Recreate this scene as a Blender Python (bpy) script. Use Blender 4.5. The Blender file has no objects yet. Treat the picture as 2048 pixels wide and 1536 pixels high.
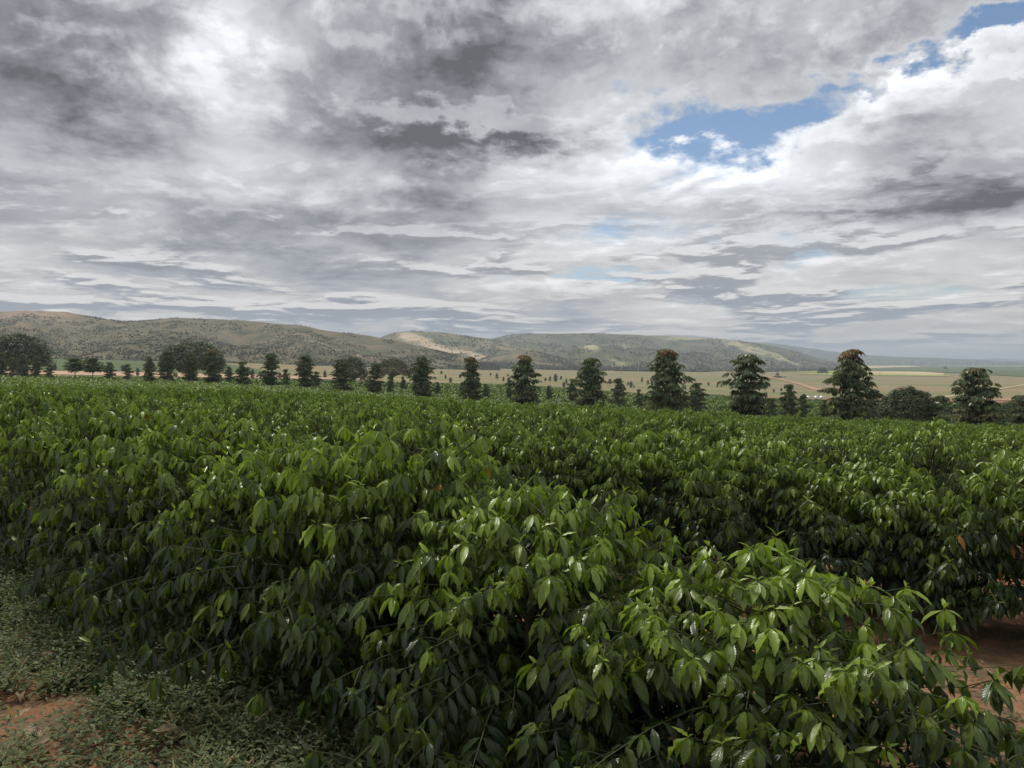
import bpy, bmesh, math, random
import numpy as np
from mathutils import Vector, Matrix, Euler

# ------------------------------------------------------------------ camera
scene = bpy.context.scene
COL = scene.collection
FPX, CX, HY = 1480.0, 1024.0, 722.0      # focal length, centre column and horizon row of the photo in its 2048 px grid
CAM_Z = 2.2
cam_data = bpy.data.cameras.new("camera")
cam_data.sensor_width = 36.0
cam_data.lens = 36.0 * FPX / 2048.0
cam_data.clip_start = 0.05
cam_data.clip_end = 60000.0
cam = bpy.data.objects.new("camera", cam_data)
COL.objects.link(cam)
cam.location = (0, 0, CAM_Z)
cam.rotation_euler = (math.radians(90) - math.atan((768 - HY) / FPX), 0, 0)
scene.camera = cam

# ------------------------------------------------------------------ exposure and render settings
scene.render.engine = 'CYCLES'
scene.view_settings.view_transform = 'Standard'
scene.view_settings.look = 'None'
scene.view_settings.exposure = 0.0
scene.view_settings.gamma = 1.0
scene.cycles.use_denoising = True
scene.cycles.max_bounces = 6
scene.cycles.diffuse_bounces = 3
scene.cycles.glossy_bounces = 2
scene.cycles.transmission_bounces = 4
scene.cycles.volume_bounces = 0
scene.cycles.transparent_max_bounces = 6
scene.cycles.sample_clamp_indirect = 4.0
scene.cycles.caustics_reflective = False
scene.cycles.caustics_refractive = False

# ------------------------------------------------------------------ node helper
class NT:
    """Small helper to write node trees as expressions."""
    def __init__(self, tree):
        self.t = tree
        tree.nodes.clear()

    def node(self, kind, **kw):
        n = self.t.nodes.new(kind)
        for k, v in kw.items():
            setattr(n, k, v)
        return n

    def put(self, sock, v):
        if v is None:
            return
        if isinstance(v, bpy.types.NodeSocket):
            self.t.links.new(v, sock)
        else:
            sock.default_value = v

    def m(self, op, a, b=None, c=None, clamp=False):
        n = self.node('ShaderNodeMath', operation=op, use_clamp=clamp)
        for s, v in zip(n.inputs, (a, b, c)):
            self.put(s, v)
        return n.outputs[0]

    def v(self, op, a, b=None, scale=None):
        n = self.node('ShaderNodeVectorMath', operation=op)
        self.put(n.inputs[0], a)
        self.put(n.inputs[1], b)
        if scale is not None:
            self.put(n.inputs['Scale'], scale)
        return n.outputs['Value'] if op in ('LENGTH', 'DOT_PRODUCT', 'DISTANCE') else n.outputs[0]

    def sep(self, a):
        n = self.node('ShaderNodeSeparateXYZ')
        self.put(n.inputs[0], a)
        return n.outputs

    def comb(self, x, y, z=0.0):
        n = self.node('ShaderNodeCombineXYZ')
        for s, v in zip(n.inputs, (x, y, z)):
            self.put(s, v)
        return n.outputs[0]

    def noise(self, vec, scale=1.0, detail=2.0, rough=0.5, lac=2.0, dist=0.0, color=False, dims='2D'):
        n = self.node('ShaderNodeTexNoise', noise_dimensions=dims)
        self.put(n.inputs['Vector'], vec)
        for k, val in (('Scale', scale), ('Detail', detail), ('Roughness', rough), ('Lacunarity', lac), ('Distortion', dist)):
            self.put(n.inputs[k], val)
        return n.outputs['Color' if color else 'Fac']

    def noise3(self, *a, **k):
        return self.noise(*a, dims='3D', **k)

    def smooth(self, x, a, b, lo=0.0, hi=1.0):
        n = self.node('ShaderNodeMapRange', interpolation_type='SMOOTHSTEP')
        self.put(n.inputs['Value'], x)
        for s, val in zip(n.inputs[1:5], (a, b, lo, hi)):
            self.put(s, val)
        return n.outputs[0]

    def lin(self, x, a, b, lo=0.0, hi=1.0):
        n = self.node('ShaderNodeMapRange')
        self.put(n.inputs['Value'], x)
        for s, val in zip(n.inputs[1:5], (a, b, lo, hi)):
            self.put(s, val)
        return n.outputs[0]

    def mix(self, f, a, b, blend='MIX'):
        n = self.node('ShaderNodeMix', data_type='RGBA', blend_type=blend)
        self.put(n.inputs[0], f)
        self.put(n.inputs[6], a if not isinstance(a, tuple) or len(a) == 4 else (*a, 1))
        self.put(n.inputs[7], b if not isinstance(b, tuple) or len(b) == 4 else (*b, 1))
        return n.outputs[2]

    def bump(self, height, strength=0.3, distance=0.02, normal=None):
        n = self.node('ShaderNodeBump')
        self.put(n.inputs['Height'], height)
        self.put(n.inputs['Strength'], strength)
        self.put(n.inputs['Distance'], distance)
        self.put(n.inputs['Normal'], normal)
        return n.outputs[0]

# ------------------------------------------------------------------ sky: daylight under broken stratocumulus
SUN_EL, SUN_AZ = math.radians(60), math.radians(-28)     # azimuth from +Y, positive to the right
world = bpy.data.worlds.new("World")
scene.world = world
world.use_nodes = True
W = NT(world.node_tree)

def plane_pt(px, py):
    """A direction of the sky as a place on the flat cloud layer."""
    d = Vector(((px - CX) / FPX, 1.0, (HY - py) / FPX)).normalized()
    return np.array((3.4 * math.atan2(d.x, d.y), -2.5 * math.log(d.z + 0.07)))

def build_sky():
    tc = W.node('ShaderNodeTexCoord').outputs['Generated']
    d = W.v('NORMALIZE', tc)
    dx, dy, dz = W.sep(d)
    zc = W.m('MAXIMUM', dz, 0.0)
    P = W.comb(W.m('MULTIPLY', W.m('ARCTAN2', dx, dy), 3.4), W.m('MULTIPLY', W.m('LOGARITHM', W.m('ADD', zc, 0.07), math.e), -2.5), 0.0)
    warp = W.v('SCALE', W.v('SUBTRACT', W.noise(P, 0.8, 3, 0.5, color=True), (0.5, 0.5, 0.5)), scale=0.35)
    Pw = W.v('ADD', P, warp)

    def blobs(lst, Q):
        tot = None
        for cx, cy, rx, ry, amp in lst:
            p0 = plane_pt(cx, cy)
            e1 = (plane_pt(cx + rx, cy) - plane_pt(cx - rx, cy)) / 2
            e2 = (plane_pt(cx, cy + ry * .7) - plane_pt(cx, cy - ry * .7)) / 1.4
            A = np.linalg.inv(np.array((e1, e2)).T)
            q = W.v('SUBTRACT', Q, (float(p0[0]), float(p0[1]), 0.0))
            a = W.v('DOT_PRODUCT', q, (float(A[0, 0]), float(A[0, 1]), 0.0))
            b = W.v('DOT_PRODUCT', q, (float(A[1, 0]), float(A[1, 1]), 0.0))
            r2 = W.m('ADD', W.m('MULTIPLY', a, a), W.m('MULTIPLY', b, b))
            g = W.m('MULTIPLY', W.m('EXPONENT', W.m('MULTIPLY', r2, -1.0)), amp)
            tot = g if tot is None else W.m('ADD', tot, g)
        return tot

    ragged = W.v('SCALE', W.v('SUBTRACT', W.noise(P, 3.4, 5, 0.62, color=True), (0.5, 0.5, 0.5)), scale=0.55)
    Pb = W.v('ADD', W.v('ADD', P, W.v('SCALE', warp, scale=0.35)), ragged)

    def field(Q):
        Q = W.v('MULTIPLY', Q, (1.0, 1.0, 1.0))
        big = W.noise(Q, 0.42, 2, 0.5)
        fine = W.noise(Q, 1.35, 8, 0.56, 2.1)
        puff = W.m('ABSOLUTE', W.m('SUBTRACT', W.noise(W.v('ADD', Q, (3.1, 8.2, 2.0)), 3.0, 6, 0.5, 2.2), 0.5))
        return W.m('ADD', W.m('ADD', W.m('MULTIPLY', big, 0.70), W.m('MULTIPLY', fine, 0.72)), W.m('MULTIPLY', puff, -0.42))

    def dens(up):
        if up == 0.0:
            return W.m('ADD', field(Pw), blobs(DENS, Pb))
        return W.m('ADD', field(W.v('ADD', Pw, (0.0, -up, 0.0))), blobs(DENS, W.v('ADD', Pb, (0.0, -up, 0.0))))
    f0 = dens(0.0)
    f0 = W.m('SUBTRACT', f0, 0.12)
    edge = W.m('SUBTRACT', f0, W.m('SUBTRACT', dens(0.10), 0.12))                  # > 0 along the upper edge of a cloud, < 0 along its base
    cover = W.smooth(f0, 0.17, 0.40)
    thick = W.smooth(f0, 0.36, 0.88)
    tops = W.smooth(edge, 0.0, 0.13)
    base = W.smooth(edge, 0.0, -0.12)
    lum = W.lin(thick, 0.0, 1.0, 0.74, 0.23)
    lum = W.m('ADD', lum, W.m('MULTIPLY', tops, 0.26))
    lum = W.m('SUBTRACT', lum, W.m('MULTIPLY', base, 0.13))
    lum = W.m('ADD', lum, blobs(GLOW, Pb))
    lum = W.m('ADD', lum, W.m('MULTIPLY', W.sep(ragged)[0], W.lin(thick, 0, 1, 0.30, 0.75)))
    # a second, lower deck of flat scud that closes up towards the horizon
    Q2 = W.v('MULTIPLY', Pw, (0.9, 1.3, 1.0))
    s0 = W.noise(W.v('ADD', Q2, (7.3, 1.7, 4.0)), 1.15, 8, 0.57)
    s1 = W.noise(W.v('ADD', W.v('ADD', Q2, (0.0, -0.11, 0.0)), (7.3, 1.7, 4.0)), 1.15, 8, 0.57)
    low = W.m('MULTIPLY', W.smooth(s0, 0.46, 0.55), W.smooth(dz, 0.24, 0.12))
    low_l = W.m('ADD', 0.31, W.m('MULTIPLY', W.smooth(W.m('SUBTRACT', s0, s1), -0.012, 0.05), 0.52))
    lum = W.m('ADD', W.m('MULTIPLY', lum, W.m('SUBTRACT', 1.0, W.m('MULTIPLY', low, 0.85))), W.m('MULTIPLY', W.m('MULTIPLY', low, 0.85), low_l))
    cover = W.m('MAXIMUM', cover, low)
    lum = W.m('MAXIMUM', lum, 0.13)
    hz = W.smooth(dz, 0.075, 0.0)
    lum = W.m('ADD', W.m('MULTIPLY', lum, W.lin(hz, 0, 1, 1.0, 0.55)), W.lin(hz, 0, 1, 0.0, 0.19))
    t = W.smooth(lum, 0.2, 0.7)
    tint = W.mix(t, (0.95, 0.99, 1.10), (0.975, 1.0, 1.045))
    cream = W.m('MULTIPLY', W.smooth(dz, 0.20, 0.04), W.smooth(lum, 0.44, 0.66))
    tint = W.mix(W.m('MULTIPLY', cream, 0.45), tint, (1.05, 1.0, 0.92))
    tint = W.mix(W.m('MULTIPLY', W.smooth(dz, 0.16, 0.0), W.smooth(lum, 0.60, 0.30)), tint, (0.84, 0.97, 1.17))
    cloud = W.v('SCALE', tint, scale=W.m('MULTIPLY', lum, CLOUD_GAIN))
    sky = W.node('ShaderNodeTexSky', sky_type='NISHITA')
    sky.sun_disc = False
    sky.sun_elevation = SUN_EL
    sky.sun_rotation = SUN_AZ
    sky.air_density = 1.0
    sky.dust_density = 0.3
    sky.ozone_density = 2.5
    cover = W.m('MAXIMUM', cover, W.smooth(dz, 0.06, 0.02))
    col = W.mix(cover, W.v('SCALE', sky.outputs[0], scale=SKY_GAIN), cloud)
    col = W.mix(W.smooth(dz, 0.0, -0.02), col, (1.6, 1.9, 2.4))     # below the horizon: plain haze
    bg = W.node('ShaderNodeBackground')
    W.put(bg.inputs['Color'], col)
    bg.inputs['Strength'].default_value = 0.10
    out = W.node('ShaderNodeOutputWorld')
    W.t.links.new(bg.outputs[0], out.inputs['Surface'])

CLOUD_GAIN, SKY_GAIN = 9.5, 1.0
# (photo column, row, half width, half height, amount): gaps and heavy clouds where the photo has them
DENS = [(1400, 270, 165, 46, -0.42), (1590, 235, 110, 34, -0.30), (1720, 180, 100, 38, -0.44), (1840, 120, 70, 38, -0.50), (1990, 55, 120, 46, -0.62), (1230, 553, 110, 16, -0.34),
        (60, 170, 260, 170, 0.30), (170, 300, 300, 50, 0.12), (920, 258, 190, 44, 0.46), (1060, 280, 130, 30, 0.28), (1930, 375, 230, 55, 0.46), (1600, 420, 260, 18, 0.28),
        (560, 430, 330, 60, 0.24), (1100, 90, 420, 100, 0.20), (1450, 90, 220, 70, 0.10), (640, 160, 120, 90, 0.10), (1500, 350, 240, 34, 0.04), (1750, 300, 140, 60, 0.10),
        (300, 480, 420, 30, 0.10)]
GLOW = [(455, 140, 60, 110, 0.40), (380, 190, 120, 90, 0.18), (1460, 345, 280, 38, 0.30), (1900, 200, 170, 80, 0.24), (1200, 335, 150, 40, 0.18), (880, 375, 250, 24, 0.10), (1050, 500, 900, 50, 0.06)]
build_sky()
world.cycles.sampling_method = 'MANUAL'
world.cycles.sample_map_resolution = 512

sun_data = bpy.data.lights.new("sun", 'SUN')
sun_data.energy = 3.0
sun_data.angle = math.radians(10)
sun_data.color = (1.0, 0.95, 0.87)
sun = bpy.data.objects.new("sun", sun_data)
COL.objects.link(sun)
sd = Vector((math.sin(SUN_AZ) * math.cos(SUN_EL), math.cos(SUN_AZ) * math.cos(SUN_EL), math.sin(SUN_EL)))
sun.rotation_euler = sd.to_track_quat('Z', 'Y').to_euler()

# ================================================================== helpers
RNG = np.random.default_rng(7)
TABLE = {}

def link(o, parent=None):
    COL.objects.link(o)
    if parent is not None:
        o.parent = parent
    return o

def tag(o, label=None, category=None, group=None, kind=None):
    for k, v in (("label", label), ("category", category), ("group", group), ("kind", kind)):
        if v:
            o[k] = v
    return o

def empty(name, loc, rz=0.0, scale=1.0):
    o = bpy.data.objects.new(name, None)
    o.empty_display_size = 0.2
    o.location = loc
    o.rotation_euler = (0, 0, rz)
    o.scale = (scale, scale, scale) if not isinstance(scale, tuple) else scale
    return link(o)

def fast_mesh(name, V, F, mat=None, uv=None, age=None, smooth=True):
    """Mesh from a vertex array and an (n,3) or (n,4) face array, with optional per-vertex uv and age."""
    V = np.asarray(V, np.float32).reshape(-1, 3)
    F = np.asarray(F, np.int32)
    n, k = F.shape
    me = bpy.data.meshes.new(name)
    me.vertices.add(len(V))
    me.vertices.foreach_set("co", V.ravel())
    me.loops.add(n * k)
    me.loops.foreach_set("vertex_index", F.ravel())
    me.polygons.add(n)
    me.polygons.foreach_set("loop_start", np.arange(0, n * k, k, dtype=np.int32))
    me.polygons.foreach_set("loop_total", np.full(n, k, np.int32))
    me.polygons.foreach_set("use_smooth", np.full(n, smooth, bool))
    if uv is not None:
        lay = me.uv_layers.new(name="UVMap")
        lay.data.foreach_set("uv", np.asarray(uv, np.float32)[F.ravel()].ravel())
    if age is not None:
        at = me.attributes.new("age", 'FLOAT', 'POINT')
        at.data.foreach_set("value", np.asarray(age, np.float32))
    me.update(calc_edges=True)
    if mat is not None:
        me.materials.append(mat)
    return me

def mesh_obj(name, me, parent=None, loc=(0, 0, 0)):
    o = bpy.data.objects.new(name, me)
    o.location = loc
    return link(o, parent)

class MB:
    """Collects simple solids into one mesh."""
    def __init__(self):
        self.v, self.f = [], []

    def box(self, x0, x1, y0, y1, z0, z1):
        b = len(self.v)
        self.v += [(x, y, z) for z in (z0, z1) for x, y in ((x0, y0), (x1, y0), (x1, y1), (x0, y1))]
        self.f += [tuple(b + i for i in q) for q in ((0, 3, 2, 1), (4, 5, 6, 7), (0, 1, 5, 4), (1, 2, 6, 5), (2, 3, 7, 6), (3, 0, 4, 7))]
        return self

    def prism(self, pts, y0, y1):
        b, n = len(self.v), len(pts)
        self.v += [(x, y0, z) for x, z in pts] + [(x, y1, z) for x, z in pts]
        self.f += [tuple(b + i for i in range(n)), tuple(b + n + i for i in reversed(range(n)))]
        self.f += [(b + i, b + n + i, b + n + (i + 1) % n, b + (i + 1) % n) for i in range(n)]
        return self

    def lathe(self, prof, n=16):
        b = len(self.v)
        for r, z in prof:
            self.v += [(r * math.cos(2 * math.pi * i / n), r * math.sin(2 * math.pi * i / n), z) for i in range(n)]
        for j in range(len(prof) - 1):
            self.f += [(b + j * n + i, b + j * n + (i + 1) % n, b + (j + 1) * n + (i + 1) % n, b + (j + 1) * n + i) for i in range(n)]
        return self

    def build(self, name, mat, parent=None, loc=(0, 0, 0), smooth=False):
        me = bpy.data.meshes.new(name)
        me.from_pydata(self.v, [], self.f)
        for p in me.polygons:
            p.use_smooth = smooth
        me.update()
        me.materials.append(mat)
        return mesh_obj(name, me, parent, loc)

def tube(points, radii, n=6):
    """Vertices and quads of a tube along a polyline."""
    P = np.asarray(points, float)
    m = len(P)
    T = np.gradient(P, axis=0)
    T /= np.linalg.norm(T, axis=1)[:, None] + 1e-9
    ref = np.array((0.31, 0.95, 0.05)) if abs(T[0, 2]) > 0.7 else np.array((0.0, 0.0, 1.0))
    X = np.cross(T, ref)
    X /= np.linalg.norm(X, axis=1)[:, None] + 1e-9
    Y = np.cross(T, X)
    a = np.arange(n) * 2 * np.pi / n
    ring = X[:, None, :] * np.cos(a)[None, :, None] + Y[:, None, :] * np.sin(a)[None, :, None]
    V = (P[:, None, :] + ring * np.asarray(radii)[:, None, None]).reshape(-1, 3)
    i, j = np.meshgrid(np.arange(m - 1), np.arange(n), indexing='ij')
    F = np.stack((i * n + j, i * n + (j + 1) % n, (i + 1) * n + (j + 1) % n, (i + 1) * n + j), -1).reshape(-1, 4)
    return V, F

def join(parts):
    V, F, b = [], [], 0
    for v, f in parts:
        V.append(v)
        F.append(f + b)
        b += len(v)
    return np.concatenate(V), np.concatenate(F)

def _hash(i, j, s):
    h = (i * 374761393 + j * 668265263 + s * 974634777) & 0xffffffff
    h = ((h ^ (h >> 13)) * 1274126177) & 0xffffffff
    return ((h ^ (h >> 16)) & 0xffff) / 65535.0

def vnoise(x, y, s=0):
    x, y = np.asarray(x, float), np.asarray(y, float)
    xi, yi = np.floor(x).astype(np.int64), np.floor(y).astype(np.int64)
    u, v = x - xi, y - yi
    u, v = u * u * u * (u * (u * 6 - 15) + 10), v * v * v * (v * (v * 6 - 15) + 10)
    a, b, c, d = _hash(xi, yi, s), _hash(xi + 1, yi, s), _hash(xi, yi + 1, s), _hash(xi + 1, yi + 1, s)
    return (a * (1 - u) + b * u) * (1 - v) + (c * (1 - u) + d * u) * v

def fbm(x, y, octs=4, s=0):
    t, a, tot = 0.0, 1.0, 0.0
    for o in range(octs):
        t = t + a * vnoise(x * 2 ** o, y * 2 ** o, s + o * 17)
        tot += a
        a *= 0.5
    return t / tot

# ================================================================== the lie of the land
# height of the ground below the lens, by photo column and by depth in metres
G_COLS = np.array((0.0, 512.0, 1024.0, 1536.0, 2048.0))
G_ROWS = [
    (0, 2.2, 2.2, 2.2, 2.2, 2.2), (5, 2.2, 2.22, 2.26, 2.3, 2.33), (10, 2.22, 2.28, 2.4, 2.53, 2.62), (20, 2.35, 2.5, 2.8, 3.15, 3.35),
    (30, 2.6, 2.8, 3.3, 3.95, 4.3), (45, 2.9, 3.3, 4.1, 4.8, 5.4), (60, 3.3, 3.8, 4.9, 6.0, 6.8), (80, 3.6, 4.3, 6.2, 8.2, 9.0),
    (100, 3.9, 4.9, 7.4, 9.6, 11.0), (150, 4.6, 6.2, 9.2, 12.0, 14.0), (200, 5.1, 7.1, 10.5, 13.5, 16.0), (250, 5.0, 7.3, 11.3, 15.2, 18.0),
    (300, 4.8, 7.1, 12.4, 17.5, 20.0), (400, 4.7, 7.5, 14.2, 22.0, 24.0), (500, 3.0, 7.0, 15.7, 25.5, 27.0), (600, 1.0, 6.0, 17.0, 28.0, 29.0),
    (800, -3.0, 4.0, 18.0, 30.0, 31.0), (1200, -6.0, 3.0, 18.6, 31.0, 32.0), (2000, 0.0, 8.0, 20.0, 32.0, 33.0), (4000, 30, 32, 36, 40, 40),
    (8000, 40, 40, 42, 44, 44), (40000, 46, 46, 46, 46, 46)]
_gd = np.array([r[0] for r in G_ROWS], float)
_gt = np.array([r[1:] for r in G_ROWS], float)
_ls = np.linspace(math.log(3.0), math.log(40003.0), 500)
_lh = np.stack([np.interp(_ls, np.log(_gd + 3.0), _gt[:, c]) for c in range(5)], 1)
for _ in range(3):
    _p = np.concatenate((_lh[:1], _lh[:1], _lh, _lh[-1:], _lh[-1:]))
    _lh = (_p[:-4] + 2 * _p[1:-3] + 3 * _p[2:-2] + 2 * _p[3:-1] + _p[4:]) / 9.0
_cd = np.linspace(0, 2048, 81)
_ct = np.stack([np.interp(_cd, G_COLS, _lh[i]) for i in range(500)])
for _ in range(6):
    _p = np.concatenate((_ct[:, :1], _ct, _ct[:, -1:]), 1)
    _ct = (_p[:, :-2] + 2 * _p[:, 1:-1] + _p[:, 2:]) / 4.0

def g(x, y):
    """Ground height at world x, y."""
    x, y = np.asarray(x, float), np.asarray(y, float)
    az = np.arctan2(x, y)
    az = np.where(np.abs(az) > math.pi / 2, np.sign(az) * (math.pi - np.abs(az)), az)
    azc = np.clip(az, -1.05, 1.05)
    r = np.hypot(x, y)
    px = np.clip(CX + FPX * np.tan(azc), 0, 2047.99)
    d = r * np.cos(azc)
    fi = np.clip((np.log(d + 3.0) - _ls[0]) / (_ls[1] - _ls[0]), 0, 498.99)
    fj = px / 2048.0 * 80.0
    i, j = fi.astype(int), np.minimum(fj.astype(int), 79)
    u, v = fi - i, fj - j
    h = (_ct[i, j] * (1 - u) + _ct[i + 1, j] * u) * (1 - v) + (_ct[i, j + 1] * (1 - u) + _ct[i + 1, j + 1] * u) * v
    bump = (fbm(x * 0.9, y * 0.9, 3, 3) - 0.5) * 0.10 * np.clip(40.0 / (r + 20.0), 0, 1)
    return CAM_Z - h + bump

def at(px, d):
    """World x, y of a photo column at a given depth."""
    return (px - CX) / FPX * d, d

def depth_of(px, py, lo=2.0, hi=20000.0):
    """Depth at which the sight line through a photo pixel meets the ground."""
    d = np.exp(np.linspace(math.log(lo), math.log(hi), 900))
    x, y = at(px, d)
    below = (CAM_Z - g(x, y)) / d - (py - HY) / FPX
    idx = np.nonzero((below[:-1] > 0) & (below[1:] <= 0))[0]
    if len(idx) == 0:
        return float(d[np.argmin(np.abs(below))])
    i = idx[0]
    t = below[i] / (below[i] - below[i + 1])
    return float(d[i] + t * (d[i + 1] - d[i]))

# ================================================================== materials
def new_mat(name):
    m = bpy.data.materials.new(name)
    m.use_nodes = True
    return m, NT(m.node_tree)

def finish(N, bsdf):
    out = N.node('ShaderNodeOutputMaterial')
    N.t.links.new(bsdf, out.inputs['Surface'])

def principled(N, color, rough=0.8, normal=None, spec=0.3, metal=0.0):
    b = N.node('ShaderNodeBsdfPrincipled')
    N.put(b.inputs['Base Color'], color if not isinstance(color, tuple) or len(color) == 4 else (*color, 1))
    N.put(b.inputs['Roughness'], rough)
    N.put(b.inputs['Specular IOR Level'], spec)
    N.put(b.inputs['Metallic'], metal)
    N.put(b.inputs['Normal'], normal)
    return b.outputs[0]

def attr(N, name):
    n = N.node('ShaderNodeAttribute', attribute_name=name)
    return n.outputs['Fac']

def world_pos(N):
    return N.node('ShaderNodeNewGeometry').outputs['Position']

def simple_mat(name, a, b, scale=3.0, rough=0.8, spec=0.3, bump=0.2, metal=0.0, detail=5):
    m, N = new_mat(name)
    p = N.node('ShaderNodeTexCoord').outputs['Object']
    n = N.noise3(p, scale, detail, 0.6)
    col = N.mix(N.smooth(n, 0.35, 0.65), a, b)
    finish(N, principled(N, col, rough, N.bump(n, bump, 0.02), spec, metal))
    return m

def leaf_mat(name, dark, young, rough=0.34, trans=0.22, veins=True, third=None, spec=0.5, vary=0.35):
    """Leaf surface: age 0 is mature, 1 is young growth, above 1 turns to the third colour."""
    m, N = new_mat(name)
    age = attr(N, "age")
    rnd = N.node('ShaderNodeObjectInfo').outputs['Random']
    pos = world_pos(N)
    mott = N.noise3(pos, 1.3, 3, 0.55)
    a = N.m('ADD', age, N.m('MULTIPLY', N.m('SUBTRACT', mott, 0.5), vary))
    col = N.mix(N.smooth(a, 0.0, 1.0), dark, young)
    if third is not None:
        col = N.mix(N.smooth(age, 1.15, 2.0), col, third)
    normal = None
    uvn = N.node('ShaderNodeUVMap', uv_map="UVMap").outputs[0]
    u, v, _ = N.sep(uvn)
    au = N.m('ABSOLUTE', u)
    if veins:
        ph = N.m('SUBTRACT', N.m('MULTIPLY', v, 62.0), N.m('MULTIPLY', au, 13.0))
        wave = N.m('SINE', ph)
        rib = N.smooth(au, 0.10, 0.0)
        h = N.m('ADD', N.m('MULTIPLY', wave, N.m('MULTIPLY', N.smooth(au, 0.02, 0.3), 0.5)), N.m('MULTIPLY', rib, -1.2))
        normal = N.bump(h, 0.24, 0.005)
        col = N.mix(N.m('MULTIPLY', rib, 0.35), col, young)
    col = N.mix(N.m('MULTIPLY', N.m('SUBTRACT', rnd, 0.5), 0.25), col, (0.0, 0.0, 0.0, 1.0))
    back = N.node('ShaderNodeNewGeometry').outputs['Backfacing']
    col_b = N.mix(0.35, col, tuple(0.5 * c + 0.05 for c in young[:3]))
    colf = N.mix(N.m('MULTIPLY', back, 0.7), col, col_b)
    rg = N.lin(back, 0, 1, rough, 0.6)
    p = principled(N, colf, rg, normal, spec)
    tr = N.node('ShaderNodeBsdfTranslucent')
    N.put(tr.inputs['Color'], N.mix(1.0, colf, (1.5, 1.7, 0.7), 'MULTIPLY'))
    mx = N.node('ShaderNodeMixShader')
    mx.inputs[0].default_value = trans
    N.t.links.new(p, mx.inputs[1])
    N.t.links.new(tr.outputs[0], mx.inputs[2])
    finish(N, mx.outputs[0])
    return m

def ground_mat():
    m, N = new_mat("ground_soil_and_grassland")
    pos = world_pos(N)
    plain, turf = attr(N, "plain"), attr(N, "turf")
    n1 = N.noise3(pos, 0.9, 6, 0.6)
    n2 = N.noise3(pos, 9.0, 6, 0.65)
    soil = N.mix(N.smooth(n1, 0.35, 0.65), (0.22, 0.105, 0.052), (0.30, 0.165, 0.090))
    soil = N.mix(N.m('MULTIPLY', N.smooth(n2, 0.50, 0.72), 0.55), soil, (0.15, 0.065, 0.035))
    soil = N.mix(N.m('MULTIPLY', N.smooth(N.noise3(pos, 55.0, 4, 0.7), 0.48, 0.66), 0.5), soil, (0.12, 0.06, 0.035))
    # litter and trampled weeds dull the soil
    n3 = N.noise3(pos, 2.2, 5, 0.65)
    soil = N.mix(N.m('MULTIPLY', N.smooth(n3, 0.42, 0.60), N.m('MULTIPLY', turf, 0.75)), soil, (0.10, 0.085, 0.05))
    # the dry plain: straw and green strips lying across the slope
    q = N.v('MULTIPLY', pos, (0.0016, 0.012, 0.0))
    q2 = N.v('MULTIPLY', pos, (0.005, 0.045, 0.0))
    s1, s2 = N.noise3(q, 1.0, 4, 0.6), N.noise3(q2, 1.0, 4, 0.6)
    straw = N.mix(N.smooth(s2, 0.35, 0.65), (0.19, 0.150, 0.078), (0.29, 0.225, 0.122))
    straw = N.mix(N.m('MULTIPLY', N.smooth(s1, 0.46, 0.58), 0.85), straw, (0.150, 0.175, 0.065))
    straw = N.mix(N.m('MULTIPLY', N.smooth(N.noise3(pos, 0.006, 4, 0.6), 0.50, 0.72), 0.5), straw, (0.30, 0.19, 0.115))
    far = N.mix(N.smooth(N.noise3(N.v('MULTIPLY', pos, (0.0004, 0.0016, 0)), 1.0, 4, 0.6), 0.4, 0.6), (0.075, 0.105, 0.045), (0.17, 0.17, 0.075))
    dist = N.v('LENGTH', pos)
    straw = N.mix(N.smooth(dist, 2300.0, 3600.0), straw, far)
    col = N.mix(plain, soil, straw)
    h = N.m('ADD', N.m('MULTIPLY', n2, 0.6), N.m('MULTIPLY', N.noise3(pos, 38.0, 4, 0.6), 0.4))
    finish(N, principled(N, col, 0.92, N.bump(h, 0.9, 0.05), 0.2))
    return m

# ================================================================== ground sheet
def smoothstep(x, a, b):
    t = np.clip((x - a) / (b - a), 0, 1)
    return t * t * (3 - 2 * t)

def coffee_limit(px):
    """Depth at which the coffee on the near hill gives way to other land, by photo column."""
    return np.interp(px, (-600, 0, 500, 800, 1024, 1250, 1400, 1500, 2048, 2700), (215, 215, 262, 330, 440, 400, 300, 200, 190, 190))

def build_ground():
    az = np.concatenate((np.radians(np.linspace(-180, -44, 70, endpoint=False)), np.radians(np.linspace(-44, 44, 390)),
                         np.radians(np.linspace(44, 180, 70, endpoint=False)[1:])))
    r = np.concatenate(([0.0], np.exp(np.linspace(math.log(0.35), math.log(34000.0), 235))))
    A, R = np.meshgrid(az, r, indexing='ij')
    X, Y = R * np.sin(A), R * np.cos(A)
    Z = g(X, Y)
    na, nr = A.shape
    idx = np.arange(na * nr).reshape(na, nr)
    nxt = np.roll(idx, -1, axis=0)
    F = np.stack((idx[:, :-1], idx[:, 1:], nxt[:, 1:], nxt[:, :-1]), -1).reshape(-1, 4)
    me = fast_mesh("ground", np.stack((X, Y, Z), -1).reshape(-1, 3), F, ground_mat())
    px = CX + FPX * np.tan(np.clip(A, -1.2, 1.2))
    D = np.maximum(Y, R * 0.35)
    lim = coffee_limit(px)
    lim = np.where((px > 1380) & (px < 2200), 520.0, lim)
    plain = smoothstep(D + 40 * (fbm(X * 0.01, Y * 0.01, 3, 5) - 0.5), lim, lim * 1.04 + 4)
    turf = np.clip(1.2 - R / 60.0, 0, 1)
    for nm, arr in (("plain", plain), ("turf", turf)):
        at_ = me.attributes.new(nm, 'FLOAT', 'POINT')
        at_.data.foreach_set("value", arr.ravel().astype(np.float32))
    tag(mesh_obj("ground", me), kind="structure")

build_ground()

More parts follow.
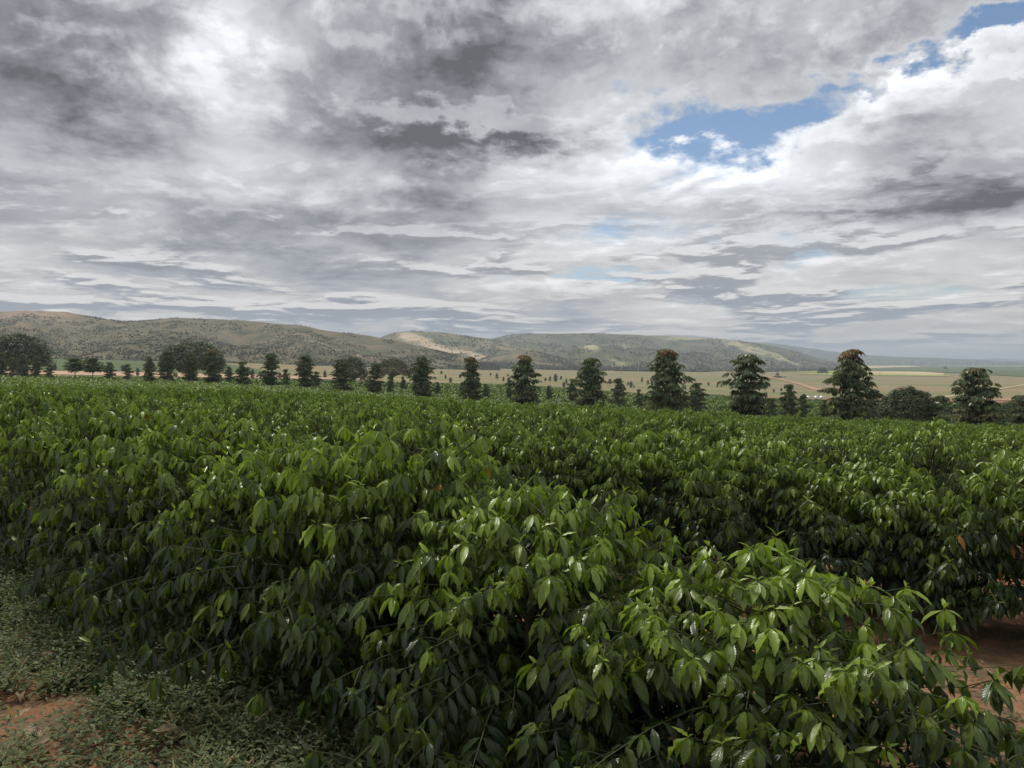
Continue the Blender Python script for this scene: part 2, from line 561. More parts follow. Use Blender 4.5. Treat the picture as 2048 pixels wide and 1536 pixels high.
def sheet(name, cols, mat, lift=0.0006, rows=6, lo=150.0, step=8):
    """A field or track laid on the ground: columns are (photo column, upper row, lower row)."""
    c = np.array(cols, float)
    n = max(2, int((c[-1, 0] - c[0, 0]) / step) + 1)
    xs = np.linspace(c[0, 0], c[-1, 0], n)
    top, bot = np.interp(xs, c[:, 0], c[:, 1]), np.interp(xs, c[:, 0], c[:, 2])
    V = []
    for x, t, b in zip(xs, top, bot):
        d0, d1 = depth_of(x, b, lo), depth_of(x, t, lo)
        for k in range(rows + 1):
            d = d0 * (d1 / d0) ** (k / rows)
            X, Y = at(x, d)
            V.append((X, Y, float(g(X, Y)) + lift * d))
    idx = np.arange(len(V)).reshape(n, rows + 1)
    F = np.stack((idx[:-1, :-1], idx[1:, :-1], idx[1:, 1:], idx[:-1, 1:]), -1).reshape(-1, 4)
    return tag(mesh_obj(name, fast_mesh(name, V, F, mat)), kind="structure")

def field_mat(name, a, b, sx=0.01, sy=0.05):
    m, N = new_mat(name)
    n = N.noise3(N.v('MULTIPLY', world_pos(N), (sx, sy, 0.0)), 1.0, 5, 0.6)
    finish(N, principled(N, N.mix(N.smooth(n, 0.35, 0.65), a, b), 0.95, None, 0.1))
    return m

def build_fields():  # sunlit patches of the plain are put into the brighter field colours
    lime = field_mat("sunlit_green_crop", (0.26, 0.31, 0.075), (0.36, 0.38, 0.12))
    tan = field_mat("pale_stubble", (0.46, 0.36, 0.20), (0.55, 0.43, 0.26))
    dark = field_mat("dark_green_crop", (0.075, 0.11, 0.045), (0.11, 0.14, 0.06))
    road = field_mat("bare_red_track", (0.42, 0.245, 0.145), (0.52, 0.33, 0.21), 0.1, 0.1)
    red = field_mat("bare_red_soil", (0.36, 0.215, 0.14), (0.44, 0.28, 0.18), 0.03, 0.06)
    sheet("crop_field", [(1530, 741.5, 743), (1600, 741.5, 744.5), (1700, 742, 745.5)], lime)
    sheet("crop_field", [(1595, 747.2, 748.5), (1640, 746.5, 750), (1700, 746.5, 751.5), (1800, 749, 752), (1900, 751, 753)], lime)
    sheet("stubble_field", [(1690, 743.3, 746.3), (1800, 743.5, 748.8), (1850, 744.5, 750), (1888, 747, 750.3)], tan)
    sheet("stubble_field", [(1690, 729, 737), (1740, 729, 737), (1790, 730, 735.5), (1840, 733.8, 734.6)], tan)
    sheet("crop_field", [(1690, 737.6, 742.8), (1800, 736, 743.1), (1900, 735.4, 746), (2048, 736, 754), (2250, 736, 756)], dark)
    sheet("crop_field", [(1840, 728.5, 733.2), (1950, 728.5, 734.6), (2250, 729, 735.2)], field_mat("pale_green_crop", (0.16, 0.19, 0.075), (0.22, 0.24, 0.10)))
    sheet("dirt_track", [(1528, 752, 754), (1560, 757.5, 760), (1600, 767, 770), (1625, 775, 780), (1660, 780.5, 784)], red, lo=400, step=4)
    sheet("dirt_track", [(1860, 797.5, 800), (1940, 786.5, 788.5), (1985, 780.5, 782.2), (2048, 769.5, 771), (2200, 747, 748)], tan, lo=400)
    sheet("bare_soil", [(1985, 800, 801.5), (2020, 797, 801.5), (2048, 794, 801.5), (2150, 790, 801)], field_mat("bare_pinkish_soil", (0.30, 0.19, 0.125), (0.38, 0.24, 0.15), 0.03, 0.06), lo=330)
    sheet("dirt_road", [(-300, 736.5, 741.5), (0, 740, 747), (120, 742.5, 750), (250, 745, 752.5), (400, 748.5, 755), (520, 751.5, 757), (660, 755.5, 759), (760, 758, 760)],
          field_mat("dirt_road_soil", (0.40, 0.26, 0.17), (0.50, 0.36, 0.25), 0.1, 0.1), lo=200)
    sheet("crop_field", [(-300, 713, 736), (90, 714, 741), (250, 716, 742.5), (350, 720, 744.5), (450, 728, 747), (520, 740, 748)], dark, lo=260)

build_fields()

# ================================================================== hills
def hill_mat(name, grass, bush, bare, bare_amt=0.5, scale=1.0):
    m, N = new_mat(name)
    pos = world_pos(N)
    a = N.noise3(pos, 0.022 * scale, 7, 0.68)
    b = N.noise3(pos, 0.0032 * scale, 5, 0.6)
    c = N.noise3(N.v('ADD', pos, (900.0, 0.0, 300.0)), 0.0045 * scale, 6, 0.66)
    col = N.mix(N.smooth(a, 0.42, 0.60), grass, bush)
    col = N.mix(N.m('MULTIPLY', N.smooth(b, 0.48, 0.62), 0.7), col, bush)
    col = N.mix(N.m('MULTIPLY', N.smooth(c, 0.56, 0.66), bare_amt), col, bare)
    bare_sunlit = attr(N, "bare")
    col = N.mix(N.m('MULTIPLY', N.smooth(bare_sunlit, 0.15, 0.7), N.smooth(a, 0.72, 0.45)), col, bare)  # pale clearings, with sunlit patches painted into the same colour
    finish(N, principled(N, col, 0.95, N.bump(a, 0.9, 6.0), 0.1))
    return m

HILL_SURF = []

def hill(name, crest, dist, foot, mat, rough=0.14, bare=(), seed=0, spur=260.0, back=0.35):
    """A ridge: crest line as photo points, distance of crest and foot by photo column."""
    c = np.array(crest, float)
    xs = np.arange(c[0, 0], c[-1, 0] + 1, 5.0)
    cy = np.interp(xs, c[:, 0], c[:, 1])
    for _ in range(2):
        cy = np.convolve(np.pad(cy, 2, 'edge'), np.ones(5) / 5, 'valid')
    Dc = np.interp(xs, *zip(*dist))
    Df = np.interp(xs, *zip(*foot))
    cz = CAM_Z + (HY - cy) / FPX * Dc
    nv = 46
    v = np.linspace(0, 1.0, nv)
    vv = np.concatenate((v, 1 + np.linspace(0, back, 7)[1:]))
    D = Df[:, None] + (Dc - Df)[:, None] * vv[None, :]
    X = (xs[:, None] - CX) / FPX * D
    Y = D
    fz = g(X, Y) - 3.0
    S = np.where(vv <= 1, vv ** 1.25 * (1.0 - 0.25 * np.sin(np.pi * np.clip(vv, 0, 1)) ** 2), 1.0 - ((vv - 1) / back) ** 2 * 0.8)
    gl = fbm(xs[:, None] * np.mean(Dc) / FPX / spur + seed + 0.35 * fbm(X / spur, Y / spur, 2, seed + 4), np.minimum(vv, 1.2)[None, :] * 1.3 + seed * 3, 4, seed)
    ridge = 1 - np.abs(2 * gl - 1)
    fine = fbm(X / (spur * 0.22), Y / (spur * 0.25), 4, seed + 9) - 0.5
    Hh = np.maximum(cz[:, None] - fz, 1.0)
    env = np.sin(np.pi * np.clip(vv, 0, 1)) ** 0.8
    Z = fz + Hh * S + Hh * env * ((ridge - 0.72) * rough * 4.2 + fine * rough * 1.1)
    Z += (fine * 0.03 * Hh) * np.where(vv >= 0.98, 1, 0.0)
    idx = np.arange(X.size).reshape(X.shape)
    F = np.stack((idx[:-1, :-1], idx[1:, :-1], idx[1:, 1:], idx[:-1, 1:]), -1).reshape(-1, 4)
    me = fast_mesh(name, np.stack((X, Y, Z), -1).reshape(-1, 3), F, mat)
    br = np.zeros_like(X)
    for bx, bv, rx, rv, tilt, amt in bare:  # placed pale patches: grass clearings and sunlight put into the slope colour
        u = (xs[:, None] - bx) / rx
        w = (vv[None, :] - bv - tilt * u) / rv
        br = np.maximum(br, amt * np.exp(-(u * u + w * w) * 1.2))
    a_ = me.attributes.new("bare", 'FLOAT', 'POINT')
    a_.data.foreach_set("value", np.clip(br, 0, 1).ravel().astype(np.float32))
    tag(mesh_obj(name, me), kind="structure")
    HILL_SURF.append((X[:, :nv], Y[:, :nv], Z[:, :nv], br[:, :nv]))

GRASS, BUSH, BARE = (0.175, 0.145, 0.088), (0.090, 0.091, 0.052), (0.46, 0.34, 0.21)

def build_hills():
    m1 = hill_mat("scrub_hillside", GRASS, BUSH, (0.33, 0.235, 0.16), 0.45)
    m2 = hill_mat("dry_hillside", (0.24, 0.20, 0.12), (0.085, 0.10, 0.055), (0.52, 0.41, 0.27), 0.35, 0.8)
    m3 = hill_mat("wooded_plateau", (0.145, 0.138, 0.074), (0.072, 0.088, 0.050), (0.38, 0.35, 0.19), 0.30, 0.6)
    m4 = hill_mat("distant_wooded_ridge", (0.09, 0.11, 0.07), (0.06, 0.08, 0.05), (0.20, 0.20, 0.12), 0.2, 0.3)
    hill("hill", [(1780, 723), (1850, 721.5), (1920, 718), (1960, 719), (1990, 716.5), (2040, 719.5), (2120, 718), (2300, 721), (2500, 722)],
         [(0, 13500), (2500, 13500)], [(0, 10500), (2500, 10500)], m4, 0.05, seed=5, spur=1500)
    hill("hill", [(1440, 690), (1490, 684), (1540, 686), (1600, 694), (1650, 701), (1690, 706.5), (1720, 711), (1745, 710.5), (1790, 714), (1830, 714.5), (1880, 716), (1920, 718), (1980, 721), (2060, 724), (2200, 726)],
         [(0, 7000), (2200, 8500)], [(0, 4600), (2200, 6500)], m4, 0.08, seed=4, spur=700)
    hill("hill", [(900, 700), (960, 682), (1000, 673), (1020, 669.5), (1060, 667.5), (1190, 666.5), (1300, 671), (1400, 675.5), (1480, 681), (1530, 689), (1580, 700), (1625, 713), (1660, 722), (1720, 731)],
         [(0, 3600), (1720, 4200)], [(900, 2000), (1300, 2050), (1720, 3400)], m3, 0.16,
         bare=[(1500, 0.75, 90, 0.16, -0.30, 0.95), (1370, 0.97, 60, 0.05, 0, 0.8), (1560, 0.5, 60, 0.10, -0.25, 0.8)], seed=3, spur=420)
    hill("hill", [(700, 712), (740, 692), (765, 671), (790, 664), (830, 662.5), (870, 664), (920, 669), (970, 677), (1010, 685), (1060, 698), (1110, 715), (1150, 730)],
         [(0, 2900), (2000, 2900)], [(700, 1900), (1150, 1950)], m2, 0.13,
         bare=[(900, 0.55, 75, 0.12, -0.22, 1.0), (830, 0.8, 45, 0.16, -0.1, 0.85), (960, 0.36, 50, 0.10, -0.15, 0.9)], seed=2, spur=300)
    hill("hill", [(1085, 733), (1120, 712), (1150, 698), (1178, 689), (1205, 691), (1250, 702), (1300, 713), (1350, 724), (1420, 733)],
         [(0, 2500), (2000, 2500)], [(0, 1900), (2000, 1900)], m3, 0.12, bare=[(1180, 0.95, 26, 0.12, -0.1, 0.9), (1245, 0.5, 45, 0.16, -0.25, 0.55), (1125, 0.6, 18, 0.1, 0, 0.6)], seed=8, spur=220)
    hill("hill", [(930, 731), (975, 711), (1020, 702), (1055, 699.5), (1090, 705), (1130, 717), (1170, 731)],
         [(0, 2150), (2000, 2150)], [(0, 1800), (2000, 1800)], m1, 0.12, seed=7, spur=200)
    hill("hill", [(-500, 655), (-300, 640), (-100, 629), (0, 625), (50, 621), (120, 622.5), (180, 632), (230, 641), (265, 643), (310, 640), (350, 636.5), (420, 637.5), (480, 641), (560, 648), (610, 652),
                  (650, 661), (700, 667), (750, 673), (800, 684), (850, 694), (900, 707), (950, 720), (1000, 732)],
         [(-500, 1750), (400, 1750), (1000, 1500)], [(-500, 800), (450, 900), (700, 1150), (1000, 1430)], m1, 0.15,
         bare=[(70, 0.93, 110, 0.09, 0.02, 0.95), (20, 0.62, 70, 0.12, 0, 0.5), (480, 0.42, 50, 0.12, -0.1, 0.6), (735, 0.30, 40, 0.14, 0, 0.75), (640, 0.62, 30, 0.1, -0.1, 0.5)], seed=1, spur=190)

build_hills()

def build_woodland():
    """Scrub and small trees that cloak the hillsides, too many and too far to count."""
    m = leaf_mat("hillside_scrub_leaf", (0.064, 0.071, 0.038), (0.120, 0.117, 0.066), 0.8, 0.1, False, spec=0.1)
    base = np.array([(math.cos(a), math.sin(a), 0.42) for a in np.arange(4) * math.pi / 2] + [(0, 0, 1.0), (0, 0, -0.1)])
    fc = np.array([(i, (i + 1) % 4, 4) for i in range(4)] + [((i + 1) % 4, i, 5) for i in range(4)])
    V, F, A, off = [], [], [], 0
    counts = (300, 1200, 9000, 5000, 3000, 2600, 26000)
    sizes = (12, 8, 4.4, 3.4, 3.1, 2.9, 2.0)
    for (X, Y, Z, br), n, s in zip(HILL_SURF, counts, sizes):
        k, l = X.shape
        i = RNG.random(n * 2) * (k - 1.01)
        j = RNG.random(n * 2) * (l - 1.01)
        ii, jj, u, w = i.astype(int), j.astype(int), i % 1, j % 1
        lerp = lambda Q: (Q[ii, jj] * (1 - u) + Q[ii + 1, jj] * u) * (1 - w) + (Q[ii, jj + 1] * (1 - u) + Q[ii + 1, jj + 1] * u) * w
        x, y, z, b = lerp(X), lerp(Y), lerp(Z), lerp(br)
        dens = fbm(x / (s * 22), y / (s * 22), 3, 31) + 0.35 * (0.5 - j / l)
        keep = (dens + RNG.random(n * 2) * 0.25 > 0.56) & (RNG.random(n * 2) > b * 1.1)
        x, y, z = x[keep], y[keep], z[keep]
        sc = s * (0.5 + RNG.random(len(x)) ** 2 * 1.1)
        n2 = len(x)
        jit = 1 + (RNG.random((n2, len(base), 1)) - 0.5) * 0.7
        P = base[None] * jit * sc[:, None, None] * np.array((0.62, 0.62, 0.95)) + np.stack((x, y, z - 0.1 * sc), -1)[:, None, :]
        V.append(P.reshape(-1, 3))
        F.append((fc[None] + (off + np.arange(n2) * len(base))[:, None, None]).reshape(-1, 3))
        A.append(np.repeat(RNG.random(n2), len(base)))
        off += n2 * len(base)
    # the belt of trees where the plain meets the hills
    n2 = 2600
    px = RNG.uniform(1000, 1720, n2)
    d = RNG.uniform(0, 1, n2) ** 1.4 * np.interp(px, (1000, 1400, 1720), (120, 500, 1500)) + np.interp(px, (1000, 1350, 1720), (1780, 1850, 2600))
    keep = fbm(px * 0.02, d * 0.004, 3, 61) > 0.40
    px, d = px[keep], d[keep]
    n2 = len(px)
    x, y = at(px, d)
    sc = 5.0 + 7.0 * RNG.random(n2) ** 2
    jit = 1 + (RNG.random((n2, len(base), 1)) - 0.5) * 0.7
    P = base[None] * jit * sc[:, None, None] * np.array((0.7, 0.7, 0.95)) + np.stack((x, y, g(x, y) - 0.1 * sc), -1)[:, None, :]
    V.append(P.reshape(-1, 3))
    F.append((fc[None] + (off + np.arange(n2) * len(base))[:, None, None]).reshape(-1, 3))
    A.append(np.repeat(RNG.random(n2) * 0.6, len(base)))
    off += n2 * len(base)
    me = fast_mesh("woodland", np.concatenate(V), np.concatenate(F), m, age=np.concatenate(A), uv=np.zeros((off, 2)), smooth=False)
    tag(mesh_obj("woodland", me), "low dry scrub and trees covering the hillsides behind the plain", "scrub", kind="stuff")

build_woodland()

# ================================================================== coffee
ORD = ("first second third fourth fifth sixth seventh eighth ninth tenth eleventh twelfth thirteenth fourteenth fifteenth sixteenth "
       "seventeenth eighteenth nineteenth twentieth").split()
ORD += ["twenty-" + o for o in ORD[:9]] + ["thirtieth"] + ["thirty-" + o for o in ORD[:9]] + ["fortieth"] + ["forty-" + o for o in ORD[:9]]
M_COFFEE = leaf_mat("coffee_leaf", (0.0095, 0.028, 0.007), (0.235, 0.335, 0.035), 0.27, 0.24, True, third=(0.42, 0.17, 0.02), spec=0.55)
M_COFFEE_FAR = leaf_mat("coffee_leaf_at_distance", (0.010, 0.030, 0.008), (0.205, 0.300, 0.038), 0.48, 0.22, False, spec=0.3)
M_BARK = simple_mat("coffee_bark", (0.10, 0.075, 0.05), (0.17, 0.13, 0.095), 14.0, 0.85)
M_TWIG = simple_mat("green_twig", (0.025, 0.038, 0.012), (0.06, 0.065, 0.025), 12.0, 0.7)

def leaf_template(nx, ny, wid=0.19, wave=0.035, bend=0.22, fold=0.10, waves=4.0, phase=0.0, twist=0.0):
    """A leaf of unit length along +Y, upper side +Z, with a wavy margin."""
    v = np.linspace(0, 1, ny + 1)
    u = np.linspace(-1, 1, nx + 1)
    U, Vv = np.meshgrid(u, v)
    w = wid * (np.sin(np.pi * np.clip(Vv, 0, 1) ** 0.88) ** 0.8) * (1 - 0.35 * Vv ** 6) + 0.006
    tip = np.clip((Vv - 0.86) / 0.14, 0, 1)
    w = w * (1 - 0.45 * tip)
    x = U * w
    z = fold * np.abs(U) * w / wid * 0.6 + wave * np.sin(Vv * waves * 2 * np.pi + phase + (U > 0) * 0.9) * np.abs(U) ** 1.5 * np.sin(np.pi * Vv) ** 0.5
    z = z - bend * Vv ** 2
    x = x + twist * Vv ** 2
    y = Vv * (1 - 0.10 * bend * Vv)
    P = np.stack((x, y, z), -1).reshape(-1, 3)
    idx = np.arange(P.shape[0]).reshape(ny + 1, nx + 1)
    F = np.stack((idx[:-1, :-1], idx[:-1, 1:], idx[1:, 1:], idx[1:, :-1]), -1).reshape(-1, 4)
    return P, F, np.stack((U.ravel(), Vv.ravel()), -1)

DIAMOND = (np.array([(0, 0, 0), (0.19, 0.45, 0.045), (0, 1, -0.2), (-0.19, 0.45, 0.045)]), np.array([(0, 1, 2, 3)]), np.array([(0, 0), (1, 0.45), (0, 1), (-1, 0.45)], float))

def frames(d, n):
    """Leaf axes (columns x, y, z) from leaf direction d and a rough upper-side normal n."""
    d = d / (np.linalg.norm(d, axis=1)[:, None] + 1e-9)
    x = np.cross(d, n)
    x /= np.linalg.norm(x, axis=1)[:, None] + 1e-9
    z = np.cross(x, d)
    return np.stack((x, d, z), -1)

def leaves_mesh(name, L, sel, templates, mat):
    """Joins the selected leaves of a leaf table into one mesh."""
    Vs, Fs, Us, As, off = [], [], [], [], 0
    pos, R, size, age = L["pos"][sel], L["rot"][sel], L["size"][sel], L["age"][sel]
    tid = np.arange(len(pos)) % len(templates)
    for t, (P, F, UV) in enumerate(templates):
        s = np.nonzero(tid == t)[0]
        if len(s) == 0:
            continue
        V = np.einsum('nij,vj->nvi', R[s] * size[s][:, None, None], P) + pos[s][:, None, :]
        Vs.append(V.reshape(-1, 3))
        Fs.append((F[None] + (off + np.arange(len(s)) * len(P))[:, None, None]).reshape(-1, 4))
        Us.append(np.tile(UV, (len(s), 1)))
        As.append(np.repeat(age[s], len(P)))
        off += len(s) * len(P)
    return fast_mesh(name, np.concatenate(Vs), np.concatenate(Fs), mat, np.concatenate(Us), np.concatenate(As))

def unit(a):
    return a / (np.linalg.norm(a, axis=-1, keepdims=True) + 1e-9)

def grow_bush(rng, H=1.8, RX=1.05, RY=0.95, nbr=130, leaf=0.12, node=0.065, inner=0.4, shoots=3.0):
    """A coffee bush: side branches from a few stems, paired drooping leaves, an umbrella of leaves at each tip."""
    pos, dirs, nrm, size, age, branches, twigs = [], [], [], [], [], [], []
    stems = [(0.10 * math.cos(a), 0.10 * math.sin(a)) for a in rng.random(3) * 6.28]
    ph = rng.random(8) * 6.28
    up = np.array((0, 0, 1.0))
    owner = []
    s = np.linspace(0, 1, 6)
    for b in range(nbr):
        q = (b + rng.random()) / nbr
        t = 0.08 + 0.93 * q ** 0.9
        he = H * t * (1 + rng.normal(0, 0.03))
        phi = b * 2.39996 + rng.normal(0, 0.35)
        prof = np.interp(t, (0.0, 0.15, 0.35, 0.55, 0.72, 0.86, 0.95, 1.02), (0.98, 1.10, 1.10, 1.02, 0.86, 0.62, 0.38, 0.12))
        env = 1.0 / math.sqrt((math.cos(phi) / RX) ** 2 + (math.sin(phi) / RY) ** 2)
        env *= 1 + 0.12 * math.sin(3 * phi + ph[0] + 2 * t) + 0.09 * math.sin(5 * phi + 6 * t + ph[1])
        ln = max(0.12, env * prof * (0.70 + 0.40 * rng.random() + (0.12 if t > 0.3 and rng.random() < 0.06 else 0)))
        rise = (np.interp(t, (0.0, 0.3, 0.7, 1.0), (-0.16, 0.02, 0.38, 0.9)) + rng.normal(0, 0.10)) * ln
        st = stems[b % 3]
        h0 = min(max(0.12, he - rise), H * 0.92)
        out = np.array((math.cos(phi), math.sin(phi), 0.0))
        side = np.array((-out[1], out[0], 0.0))
        arch = np.interp(t, (0, 0.5, 1), (0.10, 0.13, 0.05)) * ln
        sway = rng.normal(0, 0.06) * ln
        P = np.stack((st[0] * (1 - s) + out[0] * ln * s + side[0] * sway * s * s, st[1] * (1 - s) + out[1] * ln * s + side[1] * sway * s * s,
                      h0 + (he - h0) * s + arch * np.sin(np.pi * s * 0.9)), -1)
        branches.append(P)
        young = float(np.clip((t - 0.50) * 1.5, 0, 0.75))  # younger shoots higher up; lit tops and shaded faces are painted in too
        vig = 0.8 + 0.4 * rng.random()
        nn = max(1, int(ln * (1 - inner) / node))
        sk = inner + (1 - inner) * (np.arange(nn) + 0.5) / nn
        sk = np.repeat(sk, 2)
        sg = np.tile((-1.0, 1.0), nn)
        m = 2 * nn
        p = np.stack([np.interp(sk, s, P[:, c]) for c in range(3)], -1)
        dr = 0.75 + 1.3 * rng.random(m) - 0.35 * young
        d = side * (sg * (0.75 + 0.35 * rng.random(m)))[:, None] + out * (0.30 + rng.normal(0, 0.22, m))[:, None] - up * dr[:, None]
        pos.append(p + side * (sg * 0.008)[:, None])
        dirs.append(d)
        nrm.append(up * 0.7 + out * 0.7 + side * (sg * 0.4)[:, None] + rng.normal(0, 0.22, (m, 3)))
        size.append(leaf * vig * (0.70 + 0.45 * rng.random(m)))
        a = (0.02 + 0.24 * rng.random(m) + young * 0.5) * (0.3 + 0.7 * sk)
        age.append(np.where(rng.random(m) < 0.0015, 2.0, a))
        # umbrellas of leaves: one at the tip, more on short side shoots
        ax = unit(P[-1] - P[-2])
        ns = int(shoots * (0.6 + 0.8 * rng.random()) * min(1.0, ln / 0.7) + rng.random())
        cent = [(P[-1], ax, 1.0)]
        for f in rng.uniform(0.38, 0.97, ns):
            pb = np.array([np.interp(f, s, P[:, c]) for c in range(3)])
            sh = side * rng.choice((-1.0, 1.0)) * (0.5 + 0.5 * rng.random()) + out * 0.5 + up * rng.normal(0.45, 0.45)
            sh = unit(sh)
            tip = pb + sh * rng.uniform(0.05, 0.20)
            twigs.append(np.stack((pb, (pb + tip) / 2 + up * 0.01, tip)))
            cent.append((tip, sh, 0.92))
        for cp, cax, ls in cent:
            nt = int(rng.integers(5, 9))
            an = rng.random() * 6.28 + np.arange(nt) * 6.283 / nt + rng.normal(0, 0.2, nt)
            rad = np.stack((np.cos(an), np.sin(an), 0 * an), -1)
            yt = np.clip(0.06 + 0.50 * rng.random() ** 1.6 + young * 0.8 * rng.random() + 0.45 * young, 0, 1)
            pos.append(cp + rad * 0.006 - up * (0.02 * rng.random(nt))[:, None])
            dirs.append(rad * 0.66 + cax * 0.22 + out * 0.10 - up * (0.55 + 1.35 * rng.random(nt) * (1.3 - young))[:, None])
            nrm.append(up * 0.8 + rad * 0.65 + rng.normal(0, 0.18, (nt, 3)))
            size.append(leaf * vig * ls * (0.62 + 0.48 * rng.random(nt)))
            age.append(yt * (0.6 + 0.55 * rng.random(nt)))
            sg = np.array((-1.0, 1.0))[: (2 if rng.random() < 0.15 + 0.6 * young else 0)]
            k = len(sg)
            pos.append(np.repeat(cp[None], k, 0))
            dirs.append(up * 0.75 + cax * 0.5 + side * (sg * (0.35 + 0.5 * rng.random(k)))[:, None])
            nrm.append(side * (-sg)[:, None] + up * 0.2)
            size.append(leaf * (0.22 + 0.45 * rng.random(k)))
            age.append(np.full(k, min(1.0, yt + 0.25)))
        owner += [b] * (sum(len(q) for q in pos) - len(owner))
    pos, dirs, nrm = np.concatenate(pos), unit(np.concatenate(dirs)), unit(np.concatenate(nrm))
    pos[:, 2] = np.maximum(pos[:, 2], 0.13)
    L = dict(pos=pos, rot=frames(dirs, nrm), size=np.concatenate(size), age=np.concatenate(age), owner=np.array(owner))
    stem_parts = []
    for sx, sy in stems:
        z = np.linspace(-0.1, H * 0.93, 6)
        stem_parts.append(tube(np.stack((sx * (0.6 + z * 0.5), sy * (0.6 + z * 0.5), z), -1), np.linspace(0.032, 0.008, 6), 7))
    return L, branches, stem_parts, [tube(q, (0.0035, 0.003, 0.002), 3) for q in twigs]

def merge_meshes(name, parts, mat):
    """One mesh from several leaf selections, each with its own leaf template set."""
    Vs, Fs, Us, As, off = [], [], [], [], 0
    for L, sel, tm in parts:
        me = leaves_mesh("tmp", L, sel, tm, None)
        n = len(me.vertices)
        v = np.empty(n * 3, np.float32)
        me.vertices.foreach_get("co", v)
        f = np.empty(len(me.loops), np.int32)
        me.loops.foreach_get("vertex_index", f)
        u = np.zeros((n, 2), np.float32)
        uv = np.empty(len(me.loops) * 2, np.float32)
        me.uv_layers[0].data.foreach_get("uv", uv)
        u[f] = uv.reshape(-1, 2)
        a = np.empty(n, np.float32)
        me.attributes["age"].data.foreach_get("value", a)
        Vs.append(v.reshape(-1, 3)); Fs.append(f.reshape(-1, 4) + off); Us.append(u); As.append(a)
        off += n
        bpy.data.meshes.remove(me)
    return fast_mesh(name, np.concatenate(Vs), np.concatenate(Fs), mat, np.concatenate(Us), np.concatenate(As))

T_NEAR = [leaf_template(4, 8, 0.128 + 0.018 * (i % 3 - 1), 0.050 + 0.016 * (i % 2), 0.22 + 0.11 * (i % 4), 0.09 + 0.05 * (i % 2), 3.6 + 0.3 * i, i * 1.3, 0.04 * (i % 3 - 1)) for i in range(6)]
T_MID = [leaf_template(2, 6, 0.135, 0.05, 0.2 + 0.1 * (i % 2), 0.12, 3.0, i * 1.7) for i in range(4)]
T_IN = [leaf_template(2, 3, 0.14, 0.0, 0.25, 0.12)]
T_FAR = [leaf_template(2, 2, 0.21, 0.0, 0.22, 0.14) for i in range(2)]
AGES = (0.12, 0.26, 0.40, 0.58, 0.78, 1.0, 2.0)

def near_leaf_meshes():
    out = []
    for a in AGES:
        row = []
        for P, F, UV in T_NEAR:
            row.append(fast_mesh("coffee_leaf", P, F, M_COFFEE, UV, np.full(len(P), a)))
        out.append(row)
    return out

ROW_DIR = unit(np.array((-0.78, 0.63)))
ROW_N = np.array((ROW_DIR[1], -ROW_DIR[0])) * np.sign(ROW_DIR[1])
if ROW_N[1] < 0:
    ROW_N = -ROW_N
ROW_RZ = math.atan2(ROW_DIR[1], ROW_DIR[0]) - math.pi / 2       # local +Y runs along the row
SPACING, ROW_GAP, ROW_OFF = 1.25, 4.0, 3.9

def in_view(x, y, margin=20):
    if y < 0.8:
        return False
    px = CX + FPX * x / y
    return -margin - 500 / y < px < 2048 + margin + 500 / y

def bush_spots():
    spots = []
    rng = np.random.default_rng(21)
    for k in range(0, 34):
        off = ROW_OFF + k * ROW_GAP - (0.32 if k == 0 else 0.0)
        t0 = 1.30 if k == 0 else -3.7
        for i in range(0, 130):
            t = t0 + i * SPACING if k == 0 else t0 - 40 + i * SPACING + (k * 0.37 % 1.0)
            p = ROW_N * (off - (0.16 if k == 0 and i < 5 else 0.0)) + ROW_DIR * t
            if k and t < -0.5 * k * 8 - 3.2 and k < 2:
                continue
            if not in_view(p[0], p[1]):
                continue
            d = math.hypot(*p)
            spots.append((d, k, i, p[0] + rng.normal(0, 0.04), p[1] + rng.normal(0, 0.04), rng.random(), rng.random(), rng.random()))
    spots.sort()
    return spots

SPOTS = bush_spots()
BUSHES = SPOTS[:300]
INDIVIDUAL = {(s[1], s[2]) for s in BUSHES}
COFFEE_FAR_D = BUSHES[-1][0]

def bush_label(k, rank):
    group = "bushes of the %s coffee row" % ("front" if k == 0 else ORD[k])
    if k == 0:
        if rank == 0:
            return "coffee bush at the near, right-hand end of the front row", group
        return "%s coffee bush from the near end of the front row" % ORD[rank], group
    return "%s coffee bush from the right-hand picture edge in the %s row" % (ORD[rank], ORD[k]), group

